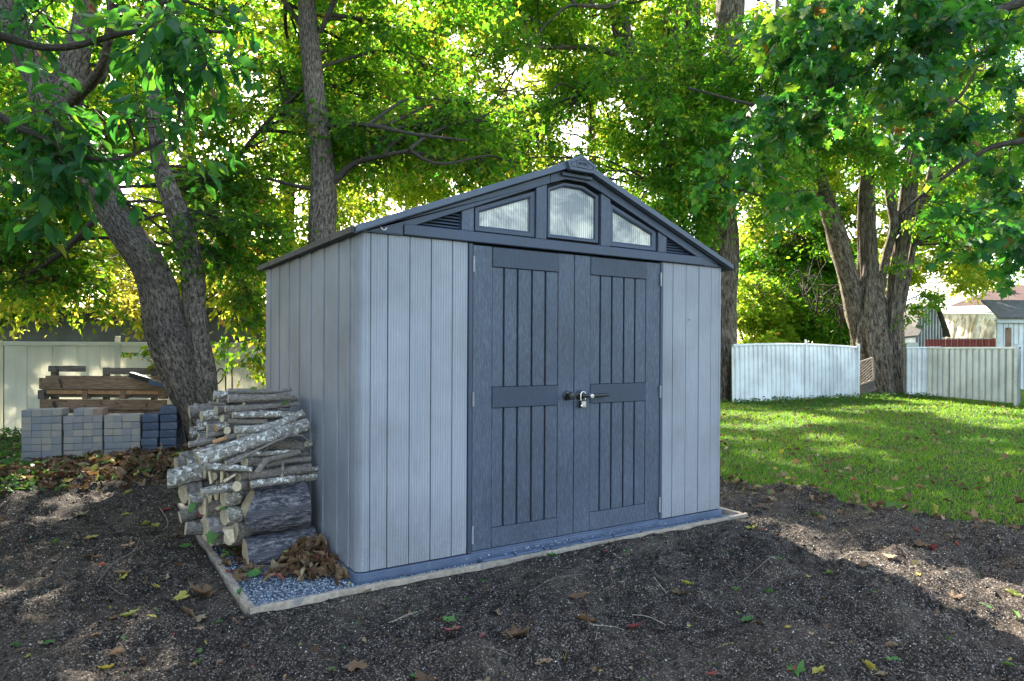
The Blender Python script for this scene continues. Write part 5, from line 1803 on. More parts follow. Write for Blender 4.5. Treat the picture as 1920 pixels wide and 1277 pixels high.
def s_of(px, A_=None, d_=None):
    A_ = fA if A_ is None else A_
    d_ = fdir if d_ is None else d_
    n = np.array([-d_[1], d_[0], 0])
    d = (px - 960) / F_PX * AX_R + AX_F
    t = ((A_ - CAM) @ n) / (d @ n)
    return float((CAM + t * d - A_) @ d_)


LEN = s_of(560)
gap0, gap1 = s_of(3), s_of(9)
fbox("post", s_of(-20), gap0, -0.03, 0.03, 0, FT + 0.01, "cream", cf)
fbox("cap_rail", gap1, LEN, -0.035, 0.035, FT - 0.055, FT, "cream", cf, bev=0.008)
fbox("bottom_rail", gap1, LEN, -0.03, 0.03, 0.02, 0.12, "cream", cf, bev=0.006)
ps = s_of(224)
fbox("post", ps - 0.035, ps + 0.035, -0.05, -0.036, 0, FT + 0.05, "cream", cf, bev=0.005)
o = fbox("post_cap", ps - 0.03, ps + 0.03, -0.052, -0.02, FT + 0.052, FT + 0.075, "cream", cf, bev=0.01)
s = gap1
k = 0
while s < LEN:
    w = [0.155, 0.14, 0.17][k % 3]
    fbox("fence_board", s + 0.002, s + w - 0.002, -0.012 - 0.008 * (k % 2), 0.004, 0.10, FT - 0.05, "cream", cf, bev=0.004)
    s += w
    k += 1
# neighbour's grey lap-sided building beyond the fence
nA, nB = at(-200, 640, 12.5), at(620, 645, 12.5)
nA[2] = nB[2] = 0
nd = (nB - nA) / np.linalg.norm(nB - nA)
nn = np.array([-nd[1], nd[0], 0])
nb = thing("neighbour_outbuilding", "grey lap-sided outbuilding wall just beyond the cream fence", "building", tuple(nA))
NL = np.linalg.norm(nB - nA)
HN = at(200, 590, 12.5)[2]
nz = 0.0
while nz < HN:
    c = nA + nd * NL / 2 + np.array([0, 0, nz + 0.055])
    obox("siding_board", c - nn * 0.02, nd * NL / 2, nn * 0.012 + np.array([0, 0, -0.004]), np.array([0, 0, 0.0535]) - nn * 0.006, MAT["greysiding"], nb, bev=0.002)
    nz += 0.108
obox("wall", nA + nd * NL / 2 + nn * 1.5 + np.array([0, 0, HN / 2]), nd * NL / 2, nn * 1.5, np.array([0, 0, HN / 2]), MAT["greysiding"], nb, bev=0)
obox("roof", nA + nd * NL / 2 + nn * 1.45 + np.array([0, 0, HN + 0.07]), nd * (NL / 2 + .1), nn * 1.75, np.array([0, 0, 0.05]), MAT["eave"], nb, bev=0.01)

# ------------------------------------------------------------------ white ribbed metal fences beyond the lawn
def ribbed(name, label, p, q, zt, zb, nrib, mat, bow=0.0, lean=0.0, posts=(), group="white ribbed metal fences beyond the lawn", rib_w=0.45):
    """fence panel run from ground point p to q; every rib is a board of its own"""
    p, q = np.array(p, float), np.array(q, float)
    L = np.linalg.norm((q - p)[:2])
    d = np.append((q - p)[:2] / L, 0)
    n = np.array([-d[1], d[0], 0])
    if n @ AX_F > 0:
        n = -n
    t = thing(name, label, "fence", (p[0], p[1], 0), group)
    w = L / nrib
    for i in range(nrib):
        u = (i + 0.5) / nrib
        top = zt[0] + (zt[1] - zt[0]) * u + bow * 4 * u * (1 - u)
        bot = zb[0] + (zb[1] - zb[0]) * u
        c = p * np.array([1, 1, 0]) + d * (i + 0.5) * w + np.array([0, 0, (top + bot) / 2]) + rng.normal(0, 0.003, 3)
        tilt = n * lean * (top - bot) / 2
        obox("panel_board", c, d * (w / 2 - 0.006), n * 0.008, np.array([0, 0, (top - bot) / 2]) + tilt, MAT[mat], t, bev=0.002)
        cr_ = c + d * w * 0.25 + n * 0.020
        obox("rib", cr_, d * w * rib_w / 2, n * 0.022, np.array([0, 0, (top - bot) / 2 - 0.02]) + tilt, MAT[mat], t, bev=0.008)
    bk = p * np.array([1, 1, 0]) + d * L / 2 - n * 0.014
    zt2, zb2 = min(zt) - 0.03, max(zb) + 0.02
    obox('backing', bk + np.array([0, 0, (zt2 + zb2) / 2]), d * (L / 2 - 0.01), n * 0.003, np.array([0, 0, (zt2 - zb2) / 2]) + n * lean * (zt2 - zb2) / 2, MAT['eave'], t, bev=0)  # dark sheet added so the gaps between boards show as shade lines
    N = 14
    V, R_ = [], []
    for i in range(N + 1):
        u = i / N
        top = zt[0] + (zt[1] - zt[0]) * u + bow * 4 * u * (1 - u)
        V.append(p * np.array([1, 1, 0]) + d * L * u + np.array([0, 0, top]) + n * (0.02 + lean * 0.5))
    VV, Q, UV = tube(V, [0.032] * (N + 1), 8)
    mesh_np("top_rail", VV, Q, MAT[mat], t, True)
    for u, w_, m_, ext in posts:
        c = p * np.array([1, 1, 0]) + d * L * u + n * 0.06
        top = zt[0] + (zt[1] - zt[0]) * u + bow * 4 * u * (1 - u) + ext
        obox("post", c + np.array([0, 0, top / 2 - 0.1]), d * w_, n * 0.02, np.array([0, 0, top / 2 + 0.1]), MAT[m_], t, bev=0.004)
    return t


def gz(px, py, d):
    return float(at(px, py, d)[2])


g0, g1, gm = on(1372, 756, 2, 0), on(1606, 745, 2, 0), None
dA, dB = depth_of(g0), depth_of(g1)
mid = s_mid = 0.5
ribbed("white_metal_fence", "bowed white ribbed metal fence between the massive trunk and the multi-stemmed tree", g0, g1, (gz(1378, 648, dA), gz(1604, 652, dB)), (0.02, 0.03), 30, "whitemetal", bow=0.05, lean=-0.02, posts=((0.54, 0.02, "whitemetal", 0.12), (0.995, 0.035, "whitemetal", 0.1)))
h0, h1 = on(1694, 742, 2, 0), on(1737, 742, 2, 0)
ribbed("white_metal_fence", "narrow bright white fence section just past the multi-stemmed tree", h0, h1 + np.array([0.0, -0.35, 0]), (gz(1698, 653, depth_of(h0)), gz(1735, 652, depth_of(h1))), (0.02, 0.02), 7, "whitemetal", posts=((0.03, 0.02, "pallet_grey", 0.12), (0.98, 0.06, "palemetal", 0.02)))
k0, k1 = on(1739, 745, 2, 0), on(1913, 762, 2, 0)
ribbed("pale_metal_fence", "duller pale ribbed fence run at the far side of the lawn beside a white post", k0, k1, (gz(1738, 653, depth_of(k0)), gz(1908, 653, depth_of(k1))), (0.05, 0.06), 15, "palemetal", posts=((0.985, 0.045, "whitetrim", 0.08),))
k2 = on(2100, 790, 2, 0)
ribbed("pale_metal_fence", "continuing pale fence past the white post, mostly out of view", k1 + np.array([0.1, -0.1, 0]), k2, (gz(1914, 653, depth_of(k1)), gz(2100, 650, depth_of(k2))), (0.05, 0.05), 14, "palemetal")

# lattice panel propped in the gap
lt = thing("lattice_panel", "small wooden lattice panel propped crookedly against the multi-stemmed tree", "lattice panel", tuple(on(1625, 745, 2, 0)))
DL = depth_of(on(1618, 745, 2, 0)) + 0.4


def bar(name, a, b, w, mat, parent, dd=0.0, th=0.012):
    A_, B_ = at(a[0], a[1], DL + dd), at(b[0], b[1], DL + dd)
    h = (B_ - A_) / 2
    return obox(name, (A_ + B_) / 2, h, np.cross(h / np.linalg.norm(h), AX_F) * (w / 2 / F_PX * DL), AX_F * th, MAT[mat], parent, bev=0.003)


for a, b in (((1604, 682), (1636, 671)), ((1636, 671), (1639, 713)), ((1606, 724), (1639, 712)), ((1604, 682), (1606, 724))):
    bar("frame", a, b, 3.0, "timber", lt, 0.0, .02)
for i in range(13):
    y0_ = 678 + i * 5.5                       # slats rise to the far side, cut off at the frame
    pa, pb = None, None
    for k in range(65):
        x_ = 1606 + k * 0.47
        y_ = y0_ - (x_ - 1606) * 0.85
        if 682 - (x_ - 1605) * 0.34 < y_ < 723 - (x_ - 1605) * 0.34:
            pa = pa or (x_, y_)
            pb = (x_, y_)
    if pa and pb[0] - pa[0] > 4:
        bar("slat", pa, pb, 1.5, "timber", lt, 0.03, .006)
bar("board", (1604, 738), (1641, 722), 17, "pallet_grey", lt, -0.02, .02)

# ------------------------------------------------------------------ neighbouring yard at the far right
def gable_shed(name, label, cat, px0, px1, py_eave, py_ridge, d, wall, roof, depth_m=3.0, front_gable=True, pxr=None, over=0.15):
    a, b = at(px0, 700, d), at(px1, 700, d)
    a[2] = b[2] = 0
    W_ = np.linalg.norm(b - a)
    dx = (b - a) / W_
    dn = np.array([-dx[1], dx[0], 0])
    if dn @ AX_F < 0:
        dn = -dn
    t = thing(name, label, cat, tuple((a + b) / 2))
    ze, zr = gz(px0, py_eave, d), gz(px0, py_ridge, d)
    return t, a, dx, dn, W_, ze, zr


def poly3(name, pts, mat, parent, th):
    """polygon given by world points, thickened by vector th"""
    P_ = [np.array(p) for p in pts]
    n = len(P_)
    V = P_ + [p + th for p in P_]
    Fc = [list(range(n)), list(range(2 * n - 1, n - 1, -1))] + [[i, n + i, n + (i + 1) % n, (i + 1) % n] for i in range(n)]
    o = mesh_np(name, V, Fc, MAT[mat], parent)
    bm = bmesh.new()
    bm.from_mesh(o.data)
    bmesh.ops.recalc_face_normals(bm, faces=bm.faces)
    bm.to_mesh(o.data)
    bm.free()
    return o


Z = np.array([0, 0, 1.0])
# pale blue gambrel shed
t, a, dx, dn, W_, ze, zr = gable_shed("pale_blue_shed", "pale blue gambrel-fronted metal shed beside the red corrugated fence", "shed", 1716, 1766, 612, 573, 30, "paleblue", "roofgrey")
prof = [(0, 0), (W_, 0), (W_, ze * 0.95), (W_ * .78, zr * .93), (W_ * .5, zr), (W_ * .22, zr * .93), (0, ze * .95)]
poly3("wall", [a + dx * u + Z * v for u, v in prof], "paleblue", t, dn * 2.5)
for i in range(9):
    u = W_ * (0.06 + 0.11 * i)
    top = np.interp(u, [0, W_ * .22, W_ * .5, W_ * .78, W_], [ze * .95, zr * .93, zr, zr * .93, ze * .95]) - 0.05
    obox("batten", a + dx * u - dn * 0.02 + Z * top / 2, dx * 0.025, dn * 0.015, Z * top / 2, MAT["greysiding"], t, bev=0.004)
rp = [(-0.25, ze * .80), (W_ * .22 - .05, zr * .96), (W_ * .5, zr * 1.04), (W_ * .78 + .05, zr * .96), (W_ + .25, ze * .8)]
for i in range(4):
    p_, q_ = rp[i], rp[i + 1]
    poly3("roof", [a + dx * p_[0] + Z * p_[1] - dn * .2, a + dx * q_[0] + Z * q_[1] - dn * .2, a + dx * q_[0] + Z * q_[1] + dn * 2.7, a + dx * p_[0] + Z * p_[1] + dn * 2.7], "roofgrey", t, Z * 0.06)
# low dark-roofed lean-to beside it
a2, b2 = at(1686, 700, 29), at(1722, 700, 29)
t = thing("dark_roofed_shed", "low dark-shingled shed half hidden behind the multi-stemmed tree", "shed", tuple((a2 + b2) / 2 * np.array([1, 1, 0])))
z1, z2 = gz(1700, 640, 29), gz(1700, 590, 31)
poly3("roof", [at(1680, 636, 29), at(1722, 632, 29), at(1745, 588, 31.5), at(1690, 590, 31.5)], "roofgrey", t, Z * 0.08)
a2[2] = b2[2] = 0
poly3("wall", [a2, b2, b2 + Z * (z1 - .05), a2 + Z * (z1 - .05)], "paleblue", t, dn * 2.0)
# white-roofed building further off
t = thing("white_roofed_building", "distant building with a white metal roof glimpsed beside the multi-stemmed tree", "building", tuple(at(1725, 700, 42) * np.array([1, 1, 0])))
poly3("roof", [at(1688, 584, 40), at(1764, 580, 40), at(1742, 552, 44), at(1690, 553, 44)], "rooflight", t, Z * 0.1)
q0, q1 = at(1690, 584, 40.3), at(1760, 580, 40.3)
poly3("wall", [q0 * [1, 1, 0], q1 * [1, 1, 0], q1 - Z * .02, q0 - Z * .02], "palemetal", t, dn * 3.0)
# red corrugated fence
r0_, r1_ = on(1736, 735, 2, 0), on(1870, 735, 2, 0)
r0_, r1_ = at(1734, 700, 24.5), at(1872, 700, 23.0)
r0_[2] = r1_[2] = 0
t = thing("red_corrugated_fence", "dark red corrugated fence behind the pale ribbed fence", "fence", tuple(r0_))
nr = 24
dr_ = (r1_ - r0_) / nr
zr_ = gz(1800, 636, 23.8)
for i in range(nr):
    c = r0_ + dr_ * (i + .5) + Z * zr_ / 2
    u_ = dr_ / np.linalg.norm(dr_)
    n_ = np.array([-u_[1], u_[0], 0])
    obox("sheet_rib", c + n_ * (0.02 if i % 2 else 0.0), u_ * (np.linalg.norm(dr_) / 2 - .004), n_ * 0.02, Z * zr_ / 2, MAT["red"], t, bev=0.008)
# tarpaulin shelter
DT = 31.0
t = thing("tarpaulin_shelter", "shelter draped in a crumpled pale tarpaulin behind the red fence", "shelter", tuple(at(1820, 700, DT) * np.array([1, 1, 0])))
nx_, ny_ = 90, 30
V = []
for j in range(ny_ + 1):
    v = j / ny_
    for i in range(nx_ + 1):
        u = i / nx_
        xl, xr = 1757 + 16 * v, 1866 + 2 * v
        px_ = xl + (xr - xl) * u
        py_ = 588 + 46 * v
        fold = fbm(np.array([u * 11 + v * 2.0]), np.array([v * 1.6]), 4)[0] * 1.5 * (0.25 + v * 0.75)
        V.append(at(px_, py_, DT + fold))
i = np.arange(ny_)[:, None] * (nx_ + 1) + np.arange(nx_)[None, :]
Q = np.stack([i, i + 1, i + nx_ + 2, i + nx_ + 1], -1).reshape(-1, 4)
mesh_np("hanging_sheet", V, Q, MAT["tarp"], t, True)
poly3("roof_sheet", [at(1757, 588, DT - .2), at(1867, 586, DT - .2), at(1898, 574, DT + 3.0), at(1768, 577, DT + 3.0)], "rooflight", t, Z * 0.05)
for x in (1776, 1862):
    pp = at(x, 632, DT + .3)
    obox("post", pp * [1, 1, .5], dx * .05, dn * .05, Z * pp[2] / 2, MAT["pallet_grey"], t)
# brown-roofed house
DH = 46.0
t = thing("brown_roofed_house", "house with a brown hipped shingle roof behind the tarpaulin shelter", "house", tuple(at(1880, 700, DH) * np.array([1, 1, 0])))
e0, e1 = at(1756, 586, DH), at(2080, 590, DH)
rdg0, rdg1 = at(1880, 537, DH + 7), at(1990, 537, DH + 7)
bk0, bk1 = at(1790, 575, DH + 14), at(2100, 575, DH + 14)
poly3("roof", [e0, e1, rdg1, rdg0], "roofbrown", t, Z * 0.12)
poly3("roof", [e0, rdg0, bk0], "roofbrown", t, Z * 0.12)
poly3("roof", [e1, bk1, rdg1], "roofbrown", t, Z * 0.12)
poly3("wall", [e0 * [1, 1, 0], e1 * [1, 1, 0], e1 - Z * .1, e0 - Z * .1], "brick", t, dn * .3)
pv = at(1888, 549, DH + 5)
obox("roof_vent", pv, dx * .45, dn * .3, Z * .15, MAT["eave"], t)
rr0, rr1 = at(1880, 536.5, DH + 7), at(1925, 566, DH + 3)
V, Q, UV = tube([rr0, (rr0 + rr1) / 2, rr1], [.09, .09, .09], 6)
mesh_np("hip_cap", V, Q, MAT["roofbrown"], t)
# grey shed with pale trim at the picture's right
DS = 21.5
t = thing("grey_trimmed_shed", "grey-walled shed with pale trim at the end of the red fence", "shed", tuple(at(1900, 700, DS) * np.array([1, 1, 0])))
w0, w1 = at(1870, 700, DS) * [1, 1, 0], at(2010, 700, DS) * [1, 1, 0]
zt_ = gz(1870, 604, DS)
poly3("wall", [w0, w1, w1 + Z * zt_, w0 + Z * zt_], "palemetal", t, (w0 - CAM) * np.array([1, 1, 0]) * 0.1)
ud = (w1 - w0) / np.linalg.norm(w1 - w0)
obox("corner_trim", w0 - dn * .03 + Z * zt_ / 2, ud * .06, dn * .03, Z * zt_ / 2, MAT["whitetrim"], t, bev=.005)
obox("fascia", (w0 + w1) / 2 - dn * .08 + Z * (zt_ + .04), ud * 1.3, dn * .06, Z * .07, MAT["whitetrim"], t, bev=.005)
poly3("roof", [w0 + Z * (zt_ + .1) - ud * .15 - dn * .25, w1 + Z * (zt_ + .1) - dn * .25, w1 + Z * (zt_ + .75) + dn * 1.5, w0 + Z * (zt_ + .75) + dn * 1.5 + ud * .5], "roofgrey", t, Z * .06)
for i in range(14):
    obox("wall_batten", w0 + ud * (.2 + i * .16) - dn * .012 + Z * zt_ / 2, ud * .02, dn * .012, Z * (zt_ / 2 - .02), MAT["palemetal"], t, bev=.003)
obox("door_gap", w0 + ud * .32 - dn * .03 + Z * (zt_ - .55), ud * .09, dn * .008, Z * .38, MAT["pallet"], t, bev=.003)  # small brown slab set on the wall as a rust patch

# ------------------------------------------------------------------ loose matter on the ground
def sample_ground(n, x0, x1, y0, y1, p=2.0, dmin=1.2, keep=None):
    """random ground points, denser close to the viewer's side of the yard"""
    out = []
    tot = 0
    while tot < n:
        k = n * 6
        x, y = rng.uniform(x0, x1, k), rng.uniform(y0, y1, k)
        d = np.hypot(x - CAM[0], y - CAM[1])
        f = (x - CAM[0]) * AX_F[0] + (y - CAM[1]) * AX_F[1]
        s = (x - CAM[0]) * AX_R[0] + (y - CAM[1]) * AX_R[1]
        ok = (rng.random(k) < (dmin / np.maximum(d, dmin)) ** p) & (f > 0.9) & (np.abs(s) < f * 0.85 + 0.3)
        if keep is not None:
            ok &= keep(x, y)
        out.append(np.stack([x[ok], y[ok]], 1))
        tot += ok.sum()
    return np.concatenate(out)[:n]


def in_pad(x, y, m_=0.0):
    return (x > PAD[0] - m_) & (x < PAD[1] + m_) & (y > PAD[2] - m_) & (y < PAD[3] + m_)


OCT_V = np.array([(1, 0, 0), (-1, 0, 0), (0, 1, 0), (0, -1, 0), (0, 0, 1), (0, 0, -1)], float)
OCT_V = OCT_V[:5]
OCT_F = np.array([(0, 2, 4), (2, 1, 4), (1, 3, 4), (3, 0, 4)])


def pebbles(name, P_, S_, tint, mat, parent=None, flat=0.6):
    n = len(P_)
    sc = S_[:, None] * rng.uniform(0.55, 1.2, (n, 3)) * np.array([1, 1, flat])
    v = OCT_V[None] * sc[:, None, :] * rng.uniform(0.75, 1.2, (n, 5, 1))
    a = rng.uniform(0, 6.28, n)
    b = rng.normal(0, 0.5, n)
    ca, sa, cb, sb_ = np.cos(a)[:, None], np.sin(a)[:, None], np.cos(b)[:, None], np.sin(b)[:, None]
    x, y, z = v[..., 0], v[..., 1], v[..., 2]
    x, z = x * cb + z * sb_, -x * sb_ + z * cb
    x, y = x * ca - y * sa, x * sa + y * ca
    V = np.stack([x, y, z], -1) + P_[:, None, :]
    Fc = OCT_F[None] + (np.arange(n) * 5)[:, None, None]
    o = mesh_np(name, V.reshape(-1, 3), Fc.reshape(-1, 3), mat, parent, False, np.repeat(tint, 5))
    o["kind"] = "stuff"
    return o


# soil crumbs
xy = sample_ground(90000, -3.2, 6.0, -3.2, 4.2, 2.0, 1.3, lambda x, y: (x < lawn_edge(y) + 0.1) & ~in_pad(x, y, 0.012))
dd = np.hypot(xy[:, 0] - CAM[0], xy[:, 1] - CAM[1])
S_ = np.clip(rng.lognormal(math.log(0.0039), 0.45, len(xy)), 0.0016, 0.013) * np.clip(dd / 3.0, 0.8, 1.5)
tn = rng.random(len(xy))
patch = fbm(xy[:, 0] * 1.8 + 4, xy[:, 1] * 1.8, 3)
tn = np.where((tn > 0.68) & (rng.random(len(xy)) > 0.86 + patch * 2.0), tn * 0.6, tn)
S_ = np.where(tn > 0.68, np.minimum(S_ * 0.85, 0.0038 * np.clip(dd / 3, .8, 1.5)), S_)
pebbles("soil_crumbs", np.stack([xy[:, 0], xy[:, 1], soil_h(xy[:, 0], xy[:, 1]) + S_ * 0.25], 1), S_, tn, MAT["crumb"])
# clods
xy = sample_ground(3600, -3.2, 6.0, -3.2, 4.2, 1.6, 1.6, lambda x, y: (x < lawn_edge(y) + 0.1) & ~in_pad(x, y, 0.03))
S_ = rng.lognormal(math.log(0.010), 0.35, len(xy))
pebbles("soil_clods", np.stack([xy[:, 0], xy[:, 1], soil_h(xy[:, 0], xy[:, 1]) - S_ * 0.1], 1), S_, rng.uniform(0.1, 0.6, len(xy)), MAT["crumb"], flat=0.8)
# gravel on the pad
n = 17000
x, y = rng.uniform(PAD[0] + .045, 0.0, n), PAD[2] + .04 + 2.2 * rng.random(n) ** 1.4
ok = ~((x > -0.012) & (x < SW + 0.012) & (y > -0.014)) & ~((x > .68) & (x < 2.09) & (y > -0.068))
x, y = x[ok], y[ok]
# more stones where the pad shows
m2_ = 9000
x2, y2 = rng.uniform(PAD[0] + .05, SW + .11, m2_), rng.uniform(PAD[2] + .04, -0.016, m2_)
ok = ~((x2 > .68) & (x2 < 2.09) & (y2 > -0.068) & (rng.random(m2_) > 0.06))
x, y = np.concatenate([x, x2[ok]]), np.concatenate([y, y2[ok]])
zz = np.where((x > .68) & (x < 2.09) & (y > -0.068), 0.036, 0.0)
S_ = rng.uniform(0.0032, 0.0070, len(x))
pebbles("gravel", np.stack([x, y, zz + S_ * 0.4 + 0.008 * rng.random(len(x))], 1), S_, rng.random(len(x)), MAT["stone"], flat=0.75)

# grass
n = 170000
xy = sample_ground(n, 2.9, 24, -6.5, 17, 1.55, 4.2, lambda x, y: (x > lawn_edge(y) + 0.10 - 0.22 * rng.exponential(1, len(x)) * (rng.random(len(x)) < 0.3)) & (fbm(x * 2.3, y * 2.3 + 9, 3) > -0.2 - 0.25 * rng.random(len(x))))
dd = np.hypot(xy[:, 0] - CAM[0], xy[:, 1] - CAM[1])
hgt = rng.uniform(0.022, 0.055, n) * (1 + 0.9 * fbm(xy[:, 0] * 1.5, xy[:, 1] * 1.5, 3))
wd = 0.0022 + 0.0007 * dd * rng.uniform(0.6, 1.2, n)
a = rng.uniform(0, 2 * math.pi, n)
u = np.stack([np.cos(a), np.sin(a), 0 * a], 1)
ln = rng.normal(0, 0.55, (n, 2))
z0 = lawn_h(xy[:, 0], xy[:, 1]) - 0.003
P0 = np.stack([xy[:, 0], xy[:, 1], z0], 1)
mid_ = P0 + np.stack([ln[:, 0] * hgt * .35, ln[:, 1] * hgt * .35, hgt * .6], 1)
tip = P0 + np.stack([ln[:, 0] * hgt, ln[:, 1] * hgt, hgt], 1)
V = np.stack([P0 - u * wd[:, None] * .62, P0 + u * wd[:, None] * .62, tip], 1).reshape(-1, 3)
F3 = np.array([(0, 1, 2)])
Fc = (F3[None] + (np.arange(n) * 3)[:, None, None]).reshape(-1, 3)
tt = np.clip(0.42 + 0.7 * fbm(xy[:, 0] * 0.9, xy[:, 1] * 0.9, 3) + rng.normal(0, 0.2, n), 0, 0.92)
tt[rng.random(n) < 0.05] = 1.0
o = mesh_np("grass", V, Fc, MAT["grass"], None, False, np.repeat(tt, 3))
o["kind"] = "stuff"

# ground cover under the fences and at the litter's edge
def cover(name, n, x0, x1, y0, y1, dmask, size, zf, mat, h=0.05):
    x, y = rng.uniform(x0, x1, n), rng.uniform(y0, y1, n)
    ok = dmask(x, y)
    x, y = x[ok], y[ok]
    P_ = np.stack([x, y, zf(x, y) + rng.uniform(0, h, len(x))], 1)
    D = np.stack([rng.normal(0, 1, len(x)), rng.normal(0, 1, len(x)), rng.normal(0.1, 0.4, len(x))], 1)
    N = np.array([0, 0, 1.0]) + rng.normal(0, 0.4, (len(x), 3))
    L = leaf_mesh(P_, D, N, size * rng.uniform(.6, 1.3, len(x)), rng.random(len(x)), T_OVATE if n < 4000 else T_SIMPLE)
    o = mesh_np(name, L[0], L[1], mat, None, False, L[2])
    o["kind"] = "stuff"


def dist_line(x, y, p, q):
    p, q = np.array(p[:2]), np.array(q[:2])
    d = (q - p) / np.linalg.norm(q - p)
    t = np.clip((x - p[0]) * d[0] + (y - p[1]) * d[1], 0, np.linalg.norm(q - p))
    return np.hypot(x - p[0] - t * d[0], y - p[1] - t * d[1])


cover("ground_ivy", 26000, 9.5, 19.5, 2.5, 9.5, lambda x, y: np.minimum(np.minimum(dist_line(x, y, g0, g1), dist_line(x, y, g1, h0)), np.minimum(dist_line(x, y, h0, k0), dist_line(x, y, b3, g0))) < np.abs(rng.normal(0, .42, len(x))), 0.07, lambda x, y: lawn_h(x, y) + 0.01, MAT["ivy"], 0.10)
cover("ground_cover", 3800, -3.0, -1.0, 2.9, 8.4, lambda x, y: (x < -1.42 + 0.3 * fbm(x * 3, y * 3, 2)) | ((y > 6.6)), 0.075, lambda x, y: soil_h(x, y) + 0.02, MAT["ivy"], 0.10)

# ------------------------------------------------------------------ dead leaves
def curled(L, W_, curl, cup, wob, nl=7, nw=4, star=False):
    """a dry leaf: a lobed outline over a curled, cupped little sheet"""
    V = []
    for i in range(nl + 1):
        u = i / nl
        w = W_ * (math.sin(math.pi * min(1, u * 0.96 + 0.02)) ** 0.7)
        if star:
            w *= 1.0 + 0.45 * math.cos(u * math.pi * 5)
        for j in range(-nw // 2, nw // 2 + 1):
            v = j / (nw / 2)
            V.append(((u - 0.5) * L * (1 - 0.2 * abs(curl)) + rng.normal(0, wob), v * w * 0.5 * (1 - 0.35 * cup), cup * W_ * 0.35 * v * v * math.sin(math.pi * u) + curl * L * 0.8 * (u - 0.5) ** 2 + rng.normal(0, wob)))
    m_ = nw + 1
    Fc = [(i * m_ + j, i * m_ + j + 1, (i + 1) * m_ + j + 1, (i + 1) * m_ + j) for i in range(nl) for j in range(nw)]
    return np.array(V), np.array(Fc)


def maple_fallen(S_, cup, wob):
    tv, tf = T_MAPLE
    V = tv.copy()
    V[:, 0] -= 0.35
    V = V * S_
    V[:, 2] = cup * ((V[:, 0] ** 2 + V[:, 1] ** 2) / S_) + rng.normal(0, wob, len(V))
    return V, tf


KINDS = []
COARSE = []
for k in range(28):
    fine = k < 14
    n_l, n_w = (7, 4) if fine else (5, 2)
    if k % 3 == 0:
        v_, f_ = maple_fallen(0.8, rng.uniform(0.2, 0.9), 0.05)
        f_ = np.concatenate([f_, np.zeros((len(f_), 0), int)], 1)
    else:
        v_, f_ = curled(1.0, rng.uniform(0.35, 0.75), rng.uniform(-0.4, 1.3), rng.uniform(0.3, 2.2), 0.05, n_l, n_w, star=(k % 3 == 1))
    (KINDS if fine else COARSE).append((v_, f_))


def rot(n_tilt=0.35):
    a, b, c = rng.uniform(0, 6.28), rng.normal(0, n_tilt), rng.normal(0, n_tilt)
    return np.array(Matrix.Rotation(a, 3, "Z") @ Matrix.Rotation(b, 3, "X") @ Matrix.Rotation(c, 3, "Y"))


TONES = {"brown": (0.02, 0.28), "tan": (0.32, 0.55), "yellow": (0.60, 0.72), "green": (0.77, 0.88), "red": (0.92, 1.0)}


def leaf_pile(name, pts, sizes, tones, tilt=0.6):
    b = {3: Bag(), 4: Bag()}
    for p, s_, tn_ in zip(pts, sizes, tones):
        v_, f_ = COARSE[rng.integers(0, len(COARSE))]
        V = v_ * s_ @ rot(tilt).T + p
        lo, hi = TONES[tn_]
        f4 = f_ if f_.shape[1] == 4 else np.concatenate([f_, f_[:, :1] * 0 + f_[:, 2:3]], 1)
        if f_.shape[1] == 3:
            b[3].add(V, f_, rng.uniform(lo, hi))
        else:
            b[4].add(V, f_, rng.uniform(lo, hi))
    o3 = None
    Vs, Fs, Ts, n = [], [], [], 0
    for k in (3, 4):
        if b[k].n:
            q = np.concatenate(b[k].Q)
            if k == 4:
                q = np.concatenate([q[:, [0, 1, 2]], q[:, [0, 2, 3]]])
            Fs.append(q + n)
            Vs.append(np.concatenate(b[k].V))
            Ts.append(np.concatenate(b[k].T))
            n += b[k].n
    o = mesh_np(name, np.concatenate(Vs), np.concatenate(Fs), MAT["fallen"], None, True, np.concatenate(Ts))
    o["kind"] = "stuff"
    return o


def tones(n, w=(0.5, 0.25, 0.12, 0.09, 0.04)):
    return rng.choice(list(TONES), n, p=w)


# thick litter in front of the paver stacks
n = 2300
q = np.stack([rng.uniform(-2.9, 0.15, n), rng.normal(3.95, 0.42, n)], 1)
q = q[(q[:, 1] > 3.0)]
zl = soil_h(q[:, 0], q[:, 1]) + rng.uniform(0.0, 0.05, len(q)) + 0.02
leaf_pile("leaf_litter", np.column_stack([q, zl]), rng.uniform(0.05, 0.12, len(q)), tones(len(q), (0.62, 0.24, 0.04, 0.09, 0.01)))
# thinner litter further back and round the tree
n = 900
q = np.stack([rng.uniform(-3.0, 1.5, n), rng.uniform(4.3, 8.4, n)], 1)
leaf_pile("leaf_litter", np.column_stack([q, soil_h(q[:, 0], q[:, 1]) + 0.03]), rng.uniform(0.06, 0.12, n), tones(n))
# heap in the corner between the woodpile and the shed
n = 190
q = np.stack([-0.02 - np.abs(rng.normal(0, 0.14, n)), rng.normal(0.40, 0.15, n)], 1)
q[:, 0] = np.clip(q[:, 0], -0.42, -0.03)
hz = 0.13 * np.exp(-((q[:, 0] + 0.10) / 0.13) ** 2 - ((q[:, 1] - 0.42) / 0.16) ** 2)
leaf_pile("leaf_heap", np.column_stack([q, hz * rng.uniform(0.2, 1.0, n) + 0.02]), rng.uniform(0.06, 0.12, n), tones(n, (0.66, 0.27, 0.03, 0.02, 0.02)), 0.8)
n = 60
q = np.stack([rng.uniform(-0.50, -0.36, n), rng.uniform(0.3, 1.5, n)], 1)
leaf_pile("leaf_heap", np.column_stack([q, np.full(n, 0.025)]), rng.uniform(0.05, 0.10, n), tones(n, (0.62, 0.14, 0.04, 0.18, 0.02)), 0.5)
